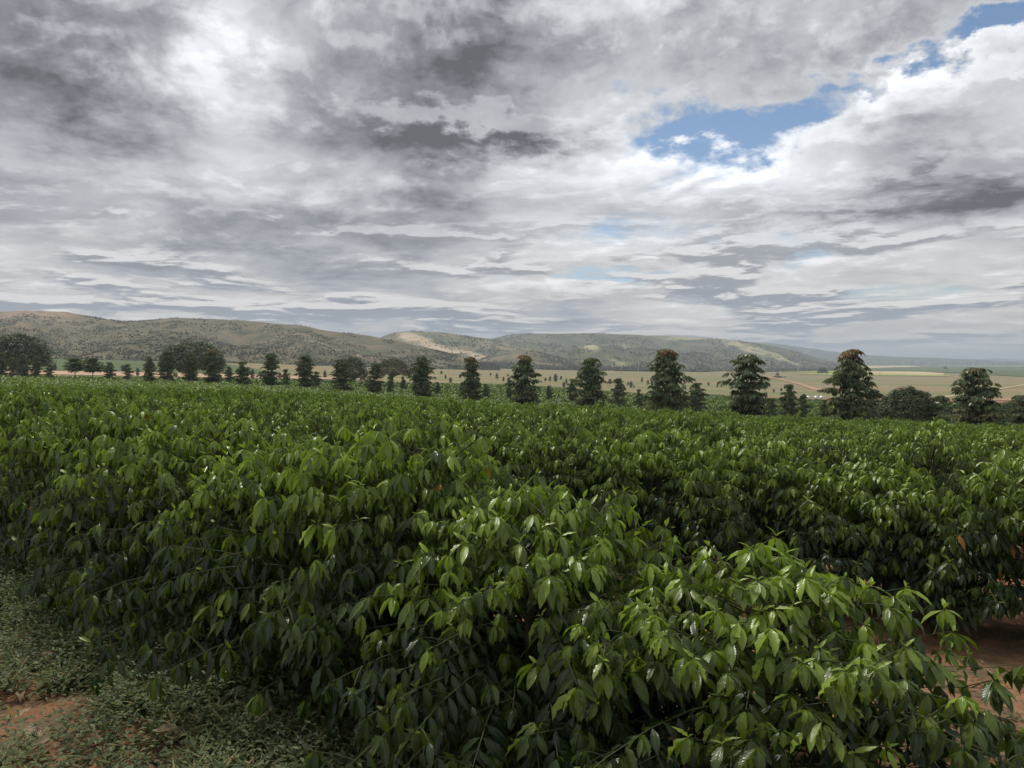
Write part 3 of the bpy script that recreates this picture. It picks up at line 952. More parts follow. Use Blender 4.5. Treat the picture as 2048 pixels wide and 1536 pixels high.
def build_coffee():
    leaf_me = near_leaf_meshes()
    protoA, protoB = [], []
    for i in range(5):
        rng = np.random.default_rng(100 + i)
        L, br, stem, twig = grow_bush(rng, 1.8, 1.08, 0.95, 125, 0.128, 0.10, 0.30, 3.4)
        protoA.append((leaves_mesh("coffee_foliage", L, slice(None), T_IN, M_COFFEE), fast_mesh("coffee_stem", *join(stem), M_BARK),
                       fast_mesh("coffee_branches", *join([tube(p, np.linspace(0.008, 0.003, 6), 3) for p in br] + twig), M_TWIG)))
    for i in range(5):
        rng = np.random.default_rng(200 + i)
        L, br, stem, twig = grow_bush(rng, 1.8, 1.05, 0.95, 110, 0.128, 0.13, 0.40, 3.2)
        protoB.append((leaves_mesh("coffee_foliage", L, slice(None), T_FAR, M_COFFEE_FAR), fast_mesh("coffee_stem", *join(stem), M_BARK)))
    ranks = {}
    order = sorted(BUSHES, key=lambda s: (s[1], s[2]))
    for s in order:
        ranks.setdefault(s[1], []).append(s[2])
    for d, k, i, x, y, r1, r2, r3 in order:
        rank = ranks[k].index(i)
        label, group = bush_label(k, rank)
        z = float(g(x, y))
        hs = (0.86 if k == 0 else 0.80) + 0.13 * r1
        if k == 0 and rank < 2:
            hs = (0.72, 0.82)[rank]
        rz = ROW_RZ + (r2 - 0.5) * 0.5 + (math.pi if r3 > 0.5 else 0.0)
        wide = (0.95 if k == 0 else 0.86) + 0.12 * r3
        if k == 0 and rank < 5:
            wide = 1.16
        e = empty("coffee_bush", (x, y, z), rz, (wide, 1.0 if rank or k else 1.1, hs))
        tag(e, label, "coffee bush", group or "bushes of the two nearest coffee rows")
        near = d < 10.5
        if not near:
            protos = protoA if d < 21 else protoB
            p = protos[int(r2 * 977) % 5]
            f = mesh_obj("foliage", p[0], e)
            f["kind"] = "stuff"
            mesh_obj("stem", p[1], e)
            if len(p) > 2:
                mesh_obj("branches", p[2], e)["kind"] = "stuff"
            continue
        rng = np.random.default_rng(1000 + k * 100 + i)
        L, br, stem, twig = grow_bush(rng, 1.8, 1.10, 0.95, 165, 0.134, 0.075, 0.26, 4.2)
        mesh_obj("stem", fast_mesh("coffee_stem", *join(stem), M_BARK), e)
        # which leaves show: those on the side towards the lens and on top
        c, s_ = math.cos(-rz), math.sin(-rz)
        tc = np.array((-x, -y))
        tc = tc / np.linalg.norm(tc)
        look = np.array((c * tc[0] - s_ * tc[1], s_ * tc[0] + c * tc[1], 0.75))
        score = L["pos"] @ look
        n_ind = 300 if d < 7.6 else 130
        idx = np.argsort(-score)
        shown, rest = idx[:n_ind], idx[n_ind:]
        f = mesh_obj("foliage", merge_meshes("coffee_foliage", [(L, rest[:1500], T_MID), (L, rest[1500:3300], T_IN), (L, rest[3300:], [DIAMOND])], M_COFFEE), e)
        f["kind"] = "stuff"
        bs = np.array([p[-1] for p in br]) @ look
        bi = np.argsort(-bs)
        nb = 60 if d < 7.6 else 25
        limb = {int(j): mesh_obj("branch", fast_mesh("coffee_branch", *tube(br[j], np.linspace(0.0055, 0.0018, 6), 5), M_TWIG), e) for j in bi[:nb]}
        for j in shown:
            a = int(np.argmin(np.abs(np.array(AGES) - L["age"][j])))
            o = bpy.data.objects.new("leaf", leaf_me[a][j % len(T_NEAR)])
            m4 = Matrix(L["rot"][j].tolist()).to_4x4()
            o.matrix_basis = Matrix.Translation(L["pos"][j]) @ m4 @ Matrix.Scale(float(L["size"][j]), 4)
            link(o, limb.get(int(L["owner"][j]), e))
        mesh_obj("inner_branches", fast_mesh("coffee_inner_branches", *join([tube(br[j], np.linspace(0.0055, 0.0018, 6), 4) for j in bi[nb:]] + twig), M_TWIG), e)["kind"] = "stuff"

build_coffee()

def row_points(k, lo, hi, step):
    off = ROW_OFF + k * ROW_GAP
    t = np.arange(-420, 520, step)
    return ROW_N[0] * off + ROW_DIR[0] * t, ROW_N[1] * off + ROW_DIR[1] * t

def build_coffee_field():
    """The rest of the plantation: rows too many and too far to pick bushes apart."""
    rng = np.random.default_rng(5)
    hullV, hullF, hoff = [], [], 0
    P, S, Hh, LR = [], [], [], []
    for k in range(0, 125):
        x, y = row_points(k, 0, 0, 1.0)
        with np.errstate(divide='ignore', invalid='ignore'):
            px = CX + FPX * x / y
        d = np.hypot(x, y)
        lim = coffee_limit(px)
        ok = (y > 8) & (px > -160) & (px < 2210) & (d > COFFEE_FAR_D - 0.5) & (y < lim + 5 * np.sin(k * 1.7))
        # a farm track cuts the field here and there
        if k % 23 == 17:
            continue
        x, y, d = x[ok], y[ok], d[ok]
        if len(x) < 3:
            continue
        seg = np.concatenate(([0], np.nonzero(np.hypot(np.diff(x), np.diff(y)) > 1.6)[0] + 1, [len(x)]))
        for a, b in zip(seg[:-1], seg[1:]):
            if b - a < 3:
                continue
            xs, ys = x[a:b:2], y[a:b:2]
            if len(xs) < 2:
                continue
            zs = g(xs, ys)
            hh = 0.85 + 0.25 * vnoise(xs * 0.8, ys * 0.8, 4)
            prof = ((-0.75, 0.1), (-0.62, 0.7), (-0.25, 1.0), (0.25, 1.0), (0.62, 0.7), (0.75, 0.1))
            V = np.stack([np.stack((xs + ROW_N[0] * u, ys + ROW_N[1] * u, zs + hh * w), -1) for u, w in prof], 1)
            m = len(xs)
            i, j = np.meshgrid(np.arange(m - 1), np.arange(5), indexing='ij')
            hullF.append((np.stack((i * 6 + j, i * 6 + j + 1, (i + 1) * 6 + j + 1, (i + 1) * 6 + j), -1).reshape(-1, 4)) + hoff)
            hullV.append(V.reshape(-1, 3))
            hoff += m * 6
        size = np.clip(0.0036 * d, 0.15, 1.4)
        per = np.clip(2.3 / size ** 2 * 0.62, 1.2, 60)
        rep = rng.poisson(per)
        idx = np.repeat(np.arange(len(x)), rep)
        n = len(idx)
        tt = rng.random(n) - 0.5
        ang = rng.uniform(-1.35, 1.35, n)
        rr = 0.95 + 0.14 * rng.random(n)
        cx = x[idx] + ROW_DIR[0] * tt
        cy = y[idx] + ROW_DIR[1] * tt
        hgt = 1.36 * (0.88 + 0.30 * vnoise(cx * 0.8, cy * 0.8, 4))
        u = np.sin(ang) * 0.98 * rr
        P.append(np.stack((cx + ROW_N[0] * u, cy + ROW_N[1] * u, g(cx, cy) + 0.35 + (hgt - 0.35) * np.clip(np.cos(ang), 0, 1) ** 0.6 * rr), -1))
        S.append(size[idx] * (0.7 + 0.6 * rng.random(n)))
        Hh.append(np.cos(ang))
        LR.append(np.sin(ang))
    P, S, Hh, LR = (np.concatenate(q) for q in (P, S, Hh, LR))
    n = len(P)
    az = rng.random(n) * 6.283
    rad = np.stack((np.cos(az), np.sin(az), np.zeros(n)), -1)
    outw = np.stack((ROW_N[0] * LR, ROW_N[1] * LR, np.zeros(n)), -1)
    dirs = rad * 0.8 + outw * 0.6 + np.stack((np.zeros(n), np.zeros(n), -0.15 - 0.7 * rng.random(n)), -1)
    nrm = unit(rad * 0.3 + outw * 0.5 + np.array((0, 0, 1.0)))
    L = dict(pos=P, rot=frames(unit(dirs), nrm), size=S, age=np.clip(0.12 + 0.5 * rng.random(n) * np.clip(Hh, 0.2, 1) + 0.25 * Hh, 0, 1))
    tmpl = [leaf_template(2, 1, 0.30, 0.0, 0.18, 0.16)]
    PP, FF, UU = tmpl[0]
    PP = np.array([(-0.05, 0, 0), (0, 0, 0.02), (0.05, 0, 0), (-0.24, 0.5, -0.02), (0, 0.5, 0.05), (0.24, 0.5, -0.02), (0, 1, -0.22)])
    FF = np.array([(0, 1, 4, 3), (1, 2, 5, 4), (3, 4, 6, 6), (4, 5, 6, 6)])
    tri = np.array([(0, 1, 4), (0, 4, 3), (1, 2, 5), (1, 5, 4), (3, 4, 6), (4, 5, 6)])
    V = (np.einsum('nij,vj->nvi', L["rot"] * L["size"][:, None, None], PP) + L["pos"][:, None, :]).reshape(-1, 3)
    F = (tri[None] + (np.arange(n) * 7)[:, None, None]).reshape(-1, 3)
    hV, hF = np.concatenate(hullV), np.concatenate(hullF)
    hT = np.concatenate((hF[:, [0, 1, 2]], hF[:, [0, 2, 3]])) + len(V)
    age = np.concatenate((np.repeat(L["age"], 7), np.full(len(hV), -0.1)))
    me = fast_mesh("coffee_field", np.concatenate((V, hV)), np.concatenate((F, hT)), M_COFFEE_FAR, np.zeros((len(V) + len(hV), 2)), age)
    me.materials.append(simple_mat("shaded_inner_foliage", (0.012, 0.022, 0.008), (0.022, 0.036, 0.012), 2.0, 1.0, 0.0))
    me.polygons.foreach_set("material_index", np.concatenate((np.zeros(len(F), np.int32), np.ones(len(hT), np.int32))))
    tag(mesh_obj("coffee_field", me), "distant green coffee rows running on to the shade trees", "coffee rows", kind="stuff")

build_coffee_field()

def build_lower_coffee():
    """Young coffee on the slope below the crest: thin rows with bare soil between."""
    rng = np.random.default_rng(6)
    pts = []
    for k in range(44, 116, 2):
        x, y = row_points(k, 0, 0, 1.4)
        px = CX + FPX * x / np.maximum(y, 1)
        wob = 6 * np.sin(x * 0.02 + k)
        ok = (y > 185) & (y < 505) & (px > 1390) & (px < 2250)
        ok &= vnoise(x * 0.03, y * 0.03, 12) > 0.16
        pts.append(np.stack((x[ok] + ROW_N[0] * wob[ok], y[ok] + ROW_N[1] * wob[ok]), -1))
    pts = np.concatenate(pts)
    n0 = len(pts)
    rep = 9
    p = np.repeat(pts, rep, 0) + rng.normal(0, 0.55, (n0 * rep, 2))
    z = g(p[:, 0], p[:, 1]) + 0.25 + rng.random(len(p)) * 1.0
    n = len(p)
    az = rng.random(n) * 6.283
    d = unit(np.stack((np.cos(az), np.sin(az), -0.1 - 0.5 * rng.random(n)), -1))
    nr = unit(np.stack((np.cos(az) * 0.4, np.sin(az) * 0.4, np.ones(n)), -1))
    L = dict(pos=np.stack((p[:, 0], p[:, 1], z), -1), rot=frames(d, nr), size=1.5 + 0.9 * rng.random(n), age=0.1 + 0.6 * rng.random(n))
    me = leaves_mesh("young_coffee_field", L, slice(None), [DIAMOND], M_COFFEE_FAR)
    tag(mesh_obj("young_coffee_field", me), "thin young coffee rows on the red slope below the crest", "coffee rows", kind="stuff")

build_lower_coffee()


# ================================================================== trees
M_TREE = leaf_mat("mahogany_leaf", (0.040, 0.070, 0.028), (0.160, 0.205, 0.080), 0.42, 0.18, False, third=(0.30, 0.165, 0.075), spec=0.4)
M_TRUNK = simple_mat("tree_bark", (0.16, 0.13, 0.10), (0.27, 0.235, 0.19), 3.0, 0.9)
M_DOME = leaf_mat("dark_tree_leaf", (0.028, 0.050, 0.020), (0.100, 0.130, 0.050), 0.55, 0.12, False, spec=0.3)
M_OLIVE = leaf_mat("olive_tree_leaf", (0.050, 0.055, 0.022), (0.11, 0.11, 0.045), 0.6, 0.12, False, spec=0.25)
LEAFLET = [DIAMOND]

def grow_plantation_tree(seed, flush=0.0, dry=0.0, width=0.235, dense=1.0, bare=0.10):
    """Unit-height timber tree: straight trunk, tiers of short branches, big drooping compound leaves."""
    rng = np.random.default_rng(seed)
    pos, dirs, nrm, size, age, tubes = [], [], [], [], [], []
    zt = np.linspace(0, 0.96, 9)
    lean = rng.normal(0, 0.012, 2)
    ax = np.stack((lean[0] * zt + 0.006 * np.sin(zt * 7), lean[1] * zt + 0.006 * np.cos(zt * 6), zt), -1)
    tubes.append(tube(ax, np.linspace(0.017, 0.004, 9), 7))
    tiers = np.sort(np.concatenate((np.repeat(np.linspace(bare, 0.985, 15), 2) + rng.normal(0, 0.010, 30), rng.uniform(bare, 0.9, 5))))
    for h in tiers:
        h = min(max(h, bare), 0.98)
        prof = np.interp(h, (0.0, 0.15, 0.35, 0.6, 0.8, 0.92, 1.0), (0.66, 0.92, 1.0, 0.80, 0.56, 0.36, 0.13)) * width
        prof *= 0.85 + 0.25 * rng.random()
        nb = max(2, int(rng.integers(2, 5) * dense))
        a0 = rng.random() * 6.28
        for b in range(nb):
            a = a0 + b * 6.283 / nb + rng.normal(0, 0.25)
            out = np.array((math.cos(a), math.sin(a), 0))
            ln = prof * (0.42 + 0.85 * rng.random() ** 1.2)
            s = np.linspace(0, 1, 5)
            base = np.array([np.interp(h, zt, ax[:, c]) for c in range(3)])
            P = base + out * (ln * s)[:, None] + np.array((0, 0, 1.0)) * ((0.15 + 0.4 * rng.random()) * ln * np.sin(s * 1.9))[:, None]
            tubes.append(tube(P, np.linspace(0.006, 0.002, 5), 4))
            for q in np.linspace(0.25, 1.0, max(3, int(ln / 0.036))):
                p0 = np.array([np.interp(q, s, P[:, c]) for c in range(3)])
                for _ in range(2 if q < 0.99 else 5):
                    ra = rng.random() * 6.283
                    rad = np.array((math.cos(ra), math.sin(ra), 0))
                    rl = 0.045 + 0.03 * rng.random()
                    dr = unit(out * 0.55 + rad * 0.85 + np.array((0, 0, 0.25 - 0.7 * rng.random())))
                    top = h > 0.86
                    for k in range(6):
                        f = 0.3 + 0.7 * k / 5
                        lp = p0 + dr * rl * f + np.array((0, 0, -0.35 * rl * f * f))
                        sd = np.cross(dr, (0, 0, 1.0)) * (1 if k % 2 else -1)
                        pos.append(lp)
                        dirs.append(sd * 0.55 + dr * 0.55 + np.array((0, 0, -0.55 - 0.5 * rng.random())))
                        nrm.append(np.array((0, 0, 1.0)) + out * 0.5 + rng.normal(0, 0.25, 3))
                        size.append(0.036 + 0.018 * rng.random())
                        a_ = 0.05 + 0.5 * rng.random() + 0.25 * h
                        if top and rng.random() < flush * np.interp(h, (0.86, 0.96), (0.25, 0.95)):
                            a_ = 1.45 + 0.6 * rng.random()
                        elif h < 0.42 and rng.random() < dry:
                            a_ = 1.3 + 0.3 * rng.random()
                        age.append(a_)
    L = dict(pos=np.array(pos), rot=frames(unit(np.array(dirs)), unit(np.array(nrm))), size=np.array(size), age=np.array(age))
    return (leaves_mesh("tree_crown", L, slice(None), LEAFLET, M_TREE), fast_mesh("tree_trunk", *join(tubes[:1]), M_TRUNK),
            fast_mesh("tree_limbs", *join(tubes[1:]), M_TRUNK))

def grow_dome_tree(seed, mat, flat=0.75, n=15000, trunk=0.22, leaf=0.046):
    """Unit-height broad tree: forking limbs under a wide rounded crown built of leaf clumps."""
    rng = np.random.default_rng(seed)
    tubes, tips = [], []
    z = np.linspace(0, trunk, 4)
    tubes.append(tube(np.stack((0 * z, 0 * z, z), -1), np.linspace(0.045, 0.034, 4), 8))
    R = flat
    centres = []
    NC = 70
    for b in range(NC):
        a = b * 2.39996
        el = math.asin(0.02 + 0.96 * (b + 0.5) / NC)
        rr = 0.86 + 0.14 * rng.random()
        c = np.array((R * rr * math.cos(a) * math.cos(el), R * rr * math.sin(a) * math.cos(el), trunk * 1.25 + (0.93 - trunk * 1.25) * rr * math.sin(el)))
        centres.append(c)
        if b % 3 == 0:
            s = np.linspace(0, 1, 5)
            P = np.array((0, 0, trunk)) * (1 - s)[:, None] + c * 0.93 * s[:, None] + np.array((0, 0, 0.08)) * np.sin(s * 3.14)[:, None]
            tubes.append(tube(P, np.linspace(0.018, 0.003, 5), 4))
    pos, nr = [], []
    for c in centres:
        k = n // NC
        q = unit(rng.normal(0, 1, (k, 3))) * (rng.random(k) ** 0.4)[:, None]
        pos.append(c + q * np.array((0.15, 0.15, 0.085)) * (0.7 + 0.6 * rng.random()))
        nr.append(unit(q) * 0.7 + unit(c) * 0.5)
    pos, nr = np.concatenate(pos), np.concatenate(nr) + np.array((0, 0, 0.7))
    m = len(pos)
    d = unit(rng.normal(0, 1, (m, 3)) * np.array((1, 1, 0.4)) + np.array((0, 0, -0.35)))
    L = dict(pos=pos, rot=frames(d, unit(nr)), size=leaf * (0.6 + 0.8 * rng.random(m)), age=rng.random(m) * 0.8)
    return (leaves_mesh("tree_crown", L, slice(None), [DIAMOND], mat), fast_mesh("tree_trunk", *join(tubes[:1]), M_TRUNK),
            fast_mesh("tree_limbs", *join(tubes[1:]), M_TRUNK))

PLANT = {"plain": [grow_plantation_tree(s, 0.0, 0.05) for s in (1, 2, 3)],
         "flush": [grow_plantation_tree(s, 0.85, 0.15) for s in (11, 12)],
         "dry": [grow_plantation_tree(21, 0.35, 0.55, 0.27, 1.1, 0.04)],
         "small": [grow_plantation_tree(s, 0.0, 0.0, 0.33, 0.8, 0.08) for s in (31, 32)],
         "sapling": [grow_plantation_tree(s, 0.0, 0.0, 0.30, 0.7, 0.42) for s in (41, 42)]}
DOME = {"dome": [grow_dome_tree(1, M_DOME, 0.62), grow_dome_tree(2, M_DOME, 0.70)], "olive": [grow_dome_tree(3, M_OLIVE, 0.75, 8000, 0.3)],
        "round": [grow_dome_tree(4, M_DOME, 0.52, 9000, 0.12)]}

def put_tree(name, protos, px, top, d, label, group=None, base=None, wide=1.0, i=0, cat="tree"):
    """Stands a tree on the ground at a photo column and depth, tall enough to reach its photo row."""
    x, y = at(px, d)
    z = float(g(x, y))
    ztop = CAM_Z + (HY - top) / FPX * d
    H = max(1.0, ztop - z)
    p = protos[i % len(protos)]
    e = empty(name, (x, y, z - 0.05), (i * 2.4) % 6.28, (H * wide, H * wide, H))
    tag(e, label, cat, group)
    mesh_obj("trunk", p[1], e)
    mesh_obj("limbs", p[2], e)
    mesh_obj("crown", p[0], e)

def build_trees():
    T = "shade trees planted through the coffee"
    rows = [  # column, top row, depth, form, width, label
        (1950, 731, 70, "dry", 1.15, "tallest shade tree at the far right, full dark crown with yellowing lower leaves"),
        (1702, 693, 80, "flush", 1.0, "tall shade tree with reddish-brown top, second of the tall ones from the right"),
        (1497, 704, 92, "plain", 1.12, "tall dark green tiered tree between the silos and the next orange-topped tree"),
        (1335, 693, 103, "flush", 1.05, "tall tapering tree with a bright orange top, right of the picture's middle"),
        (1181, 713, 112, "plain", 1.05, "dark green shade tree with a lopsided bushy head and plain top"),
        (1049, 706, 122, "flush", 1.0, "shade tree with a small red tuft on top, at the middle of the picture"),
        (943, 711, 132, "flush", 0.85, "slim shade tree with pale orange top standing before the tan plain's left end"),
        (844, 710, 140, "plain", 1.05, "broad-skirted shade tree just left of the slim pale orange-topped one"),
        (749, 724, 150, "plain", 0.95, "dull green shade tree standing in front of the olive round tree"),
        (683, 716, 157, "plain", 1.15, "wide dark shade tree in front of the round tree at the hill's foot"),
        (612, 708, 165, "plain", 1.0, "tall oval shade tree, third to the right of the orange-capped one"),
        (540, 704, 172, "plain", 0.95, "tall narrow shade tree, second to the right of the orange-capped one"),
        (485, 721, 165, "small", 0.95, "squat rounded shade tree right beside the orange-capped one"),
        (425, 696, 188, "flush", 0.95, "shade tree with an orange cap at the edge of the great domed tree"),
        (381, 703, 195, "plain", 0.95, "pale-topped shade tree directly in front of the great domed tree"),
        (335, 699, 205, "plain", 0.95, "shade tree overlapping the left flank of the great domed tree"),
        (299, 713, 172, "plain", 0.85, "dark upright shade tree with brownish top, left of the domed tree"),
        (255, 727, 200, "small", 0.8, "small dark tree just left of the brown-topped upright one"),
        (219, 723, 200, "small", 0.8, "small reddish-topped tree by the dirt road, left of the domed tree"),
        (185, 714, 190, "sapling", 1.3, "lollipop-shaped tree on a thin bare stem by the dirt road"),
        (150, 713, 200, "sapling", 1.4, "rounder lollipop-shaped tree on a thin stem, nearest the left dark tree"),
        (99, 727, 190, "small", 0.85, "low bushy tree just right of the left-hand dark domed tree"),
        (72, 711, 205, "plain", 0.85, "rightmost of the three slim trees before the left-hand domed tree"),
        (48, 706, 205, "plain", 0.85, "middle of the three slim trees before the left-hand domed tree"),
        (26, 713, 200, "plain", 0.85, "leftmost of the three slim trees before the left-hand domed tree"),
        (4, 704, 205, "plain", 0.85, "slim tree cut by the left edge of the picture"),
        (458, 732, 205, "small", 0.75, "small tree half hidden behind the squat rounded shade tree"),
        (571, 737, 190, "small", 0.7, "small sapling between the second and third trees right of the orange-capped one"),
        (633, 742, 185, "small", 0.7, "small sapling close to the right of the tall oval shade tree"),
        (780, 751, 165, "small", 0.65, "knee-high-looking small tree between two shade trees before the olive tree"),
        (806, 752, 215, "small", 0.65, "small dark tree just left of the broad-skirted shade tree"),
        (875, 763, 175, "small", 0.65, "small bush-like tree at the right foot of the broad-skirted shade tree"),
        (972, 766, 170, "small", 0.65, "small dark tree at the right foot of the slim pale orange-topped one"),
        (925, 764, 180, "small", 0.6, "small dark tree at the left foot of the slim pale orange-topped one"),
        (1018, 767, 180, "small", 0.6, "small tree tucked at the left side of the red-tufted tree"),
        (1098, 770, 180, "small", 0.7, "small round tree halfway between the red-tufted and the lopsided tree"),
        (1145, 756, 170, "small", 0.65, "small tree at the left foot of the lopsided bushy-headed tree"),
        (1236, 755, 160, "small", 0.75, "half-grown tree right of the lopsided tree, before the plain"),
        (1278, 777, 160, "small", 0.6, "tiny dark tree left of the bright orange-topped tall tree"),
        (1313, 770, 140, "small", 0.7, "dark small tree against the left skirt of the bright orange-topped tree"),
        (1393, 763, 138, "small", 0.85, "half-grown dark tree right of the bright orange-topped tree"),
        (1545, 795, 150, "small", 0.8, "low round tree right of the tall tiered dark tree, left of the silos"),
        (1579, 766, 140, "small", 0.7, "half-grown tree just left of the silos, reaching above them"),
        (1608, 787, 138, "small", 0.62, "bushy low tree directly in front of the left silo"),
        (1651, 798, 140, "small", 0.62, "small dark round tree in front of the right-hand silos"),
        (1744, 783, 130, "small", 0.8, "half-grown tree at the right of the reddish-brown-topped tall tree"),
        (1690, 788, 135, "small", 0.6, "dark small tree behind the left skirt of the reddish-brown-topped tree"),
        (1882, 789, 115, "small", 0.95, "bluish dark tree between the round domed tree and the far right tall one"),
        (2041, 787, 75, "small", 0.9, "dark tree cut off by the right edge of the picture"),
    ]
    for i, (px, top, d, form, w, lab) in enumerate(rows):
        put_tree("shade_tree" if form != "small" else "young_tree", PLANT[form], px, top, d, lab, T, wide=w, i=i)
    put_tree("domed_tree", DOME["dome"], 38, 662, 262, "large dark domed tree at the left edge, beyond the dirt road", i=0, wide=0.95)
    put_tree("domed_tree", DOME["dome"], 386, 676, 252, "great spreading domed tree behind the orange-capped shade tree", i=1, wide=1.0)
    put_tree("round_tree", DOME["round"], 706, 709, 300, "round dark tree at the foot of the scrubby hill", i=0, wide=0.9)
    put_tree("round_tree", DOME["olive"], 785, 714, 290, "olive-brown flat-topped tree beyond the end of the dirt road", i=0, wide=0.85)
    put_tree("round_tree", DOME["dome"], 1817, 768, 118, "round dark domed tree with a full crown, right of the silos", i=2, wide=0.84)
    put_tree("round_tree", DOME["round"], 1985, 803, 105, "left one of the low leafy trees under the red bare field", i=1, wide=1.0)
    put_tree("round_tree", DOME["round"], 2020, 797, 110, "right one of the low leafy trees under the red bare field", i=2, wide=1.0)
    put_tree("round_tree", DOME["round"], 1910, 806, 112, "low leafy tree tucked against the far right tall shade tree", i=3, wide=0.9)
    put_tree("field_tree", DOME["round"], 1645, 734.5, depth_of(1645, 748, 700), "lone dark tree on the lime green strip of the plain", i=4, wide=1.3)
    put_tree("field_tree", DOME["round"], 1890, 732.5, depth_of(1890, 738.5, 700), "lone tree in the dark green field near the right horizon", i=5, wide=1.3)
    put_tree("field_tree", DOME["round"], 1555, 745, depth_of(1555, 752, 500), "small round tree beside the farmhouse on the plain", i=6, wide=0.9)
    put_tree("field_tree", DOME["round"], 1297, 731, depth_of(1297, 738, 700), "dark bush-like tree at the far edge of the tan plain, nearer the orange-topped tree", i=7, wide=1.2)
    put_tree("field_tree", DOME["round"], 1227, 732, depth_of(1227, 737.5, 700), "flat dark bush at the far edge of the tan plain, above the half-grown tree", i=8, wide=1.6)
    # saplings scattered over the edge of the plain
    rng = np.random.default_rng(44)
    S = [(883, 741, 752), (891, 749, 758), (901, 754, 767), (920, 748, 760), (935, 752, 760), (981, 745, 754), (994, 746, 758), (1007, 753, 763), (1016, 747, 756),
         (1017, 754, 766), (957, 756, 768), (1038, 752, 762), (1091, 755, 766), (1100, 752, 763), (1111, 747, 764), (1122, 752, 763), (1133, 757, 768), (1128, 763, 776),
         (1220, 757, 775), (1256, 763, 771), (1262, 762, 776), (1284, 754, 764), (1268, 770, 778), (1296, 759, 768), (1302, 756, 766), (1378, 759, 770), (1367, 766, 778),
         (1417, 764, 772), (1371, 770, 780), (1435, 767, 775), (1548, 777, 785), (1563, 776, 786), (1533, 783, 791), (1520, 790, 797), (1754, 793, 803), (1768, 793, 802), (1755, 785, 792)]
    S.sort()
    for i, (px, t, b) in enumerate(S):
        d = depth_of(px, b, 180)
        put_tree("sapling", PLANT["small" if i % 3 else "sapling"], px, t, d, "%s tiny dark sapling from the left along the near edge of the tan plain" % ORD[i], "saplings dotted along the plain's edge", i=i, wide=0.85)
    S2 = [(205, 727, 744), (245, 729, 743), (275, 735, 752), (322, 730, 748), (505, 738, 757), (521, 742, 757), (110, 726, 742), (560, 745, 758), (650, 740, 756)]
    S2.sort()
    for i, (px, t, b) in enumerate(S2):
        d = depth_of(px, b, 150)
        put_tree("sapling", PLANT["small"], px, t, d, "%s small sapling from the left along the dirt road, behind the shade trees" % ORD[i], "saplings along the dirt road", i=i, wide=0.8)

build_trees()

# ================================================================== farm buildings, silos and poles on the plain
M_STEEL = simple_mat("galvanised_steel", (0.55, 0.57, 0.60), (0.68, 0.70, 0.72), 1.2, 0.5, 0.5, 0.1, 0.35)
M_WHITE = simple_mat("whitewash", (0.66, 0.65, 0.62), (0.78, 0.77, 0.74), 0.8, 0.85)
M_TIN = simple_mat("weathered_roof", (0.16, 0.11, 0.09), (0.26, 0.18, 0.14), 0.6, 0.8)
M_DARKWALL = simple_mat("dark_timber", (0.06, 0.05, 0.045), (0.11, 0.09, 0.075), 1.0, 0.9)
M_POLE = simple_mat("pale_concrete", (0.50, 0.49, 0.46), (0.60, 0.59, 0.55), 2.0, 0.9)
M_OPEN = simple_mat("dark_opening", (0.02, 0.02, 0.02), (0.03, 0.03, 0.03), 1.0, 0.9)

def stand(name, px, py, lo, label, cat, group=None, rz=0.0):
    d = depth_of(px, py, lo)
    x, y = at(px, d)
    e = empty(name, (x, y, float(g(x, y))), rz)
    tag(e, label, cat, group)
    return e, d

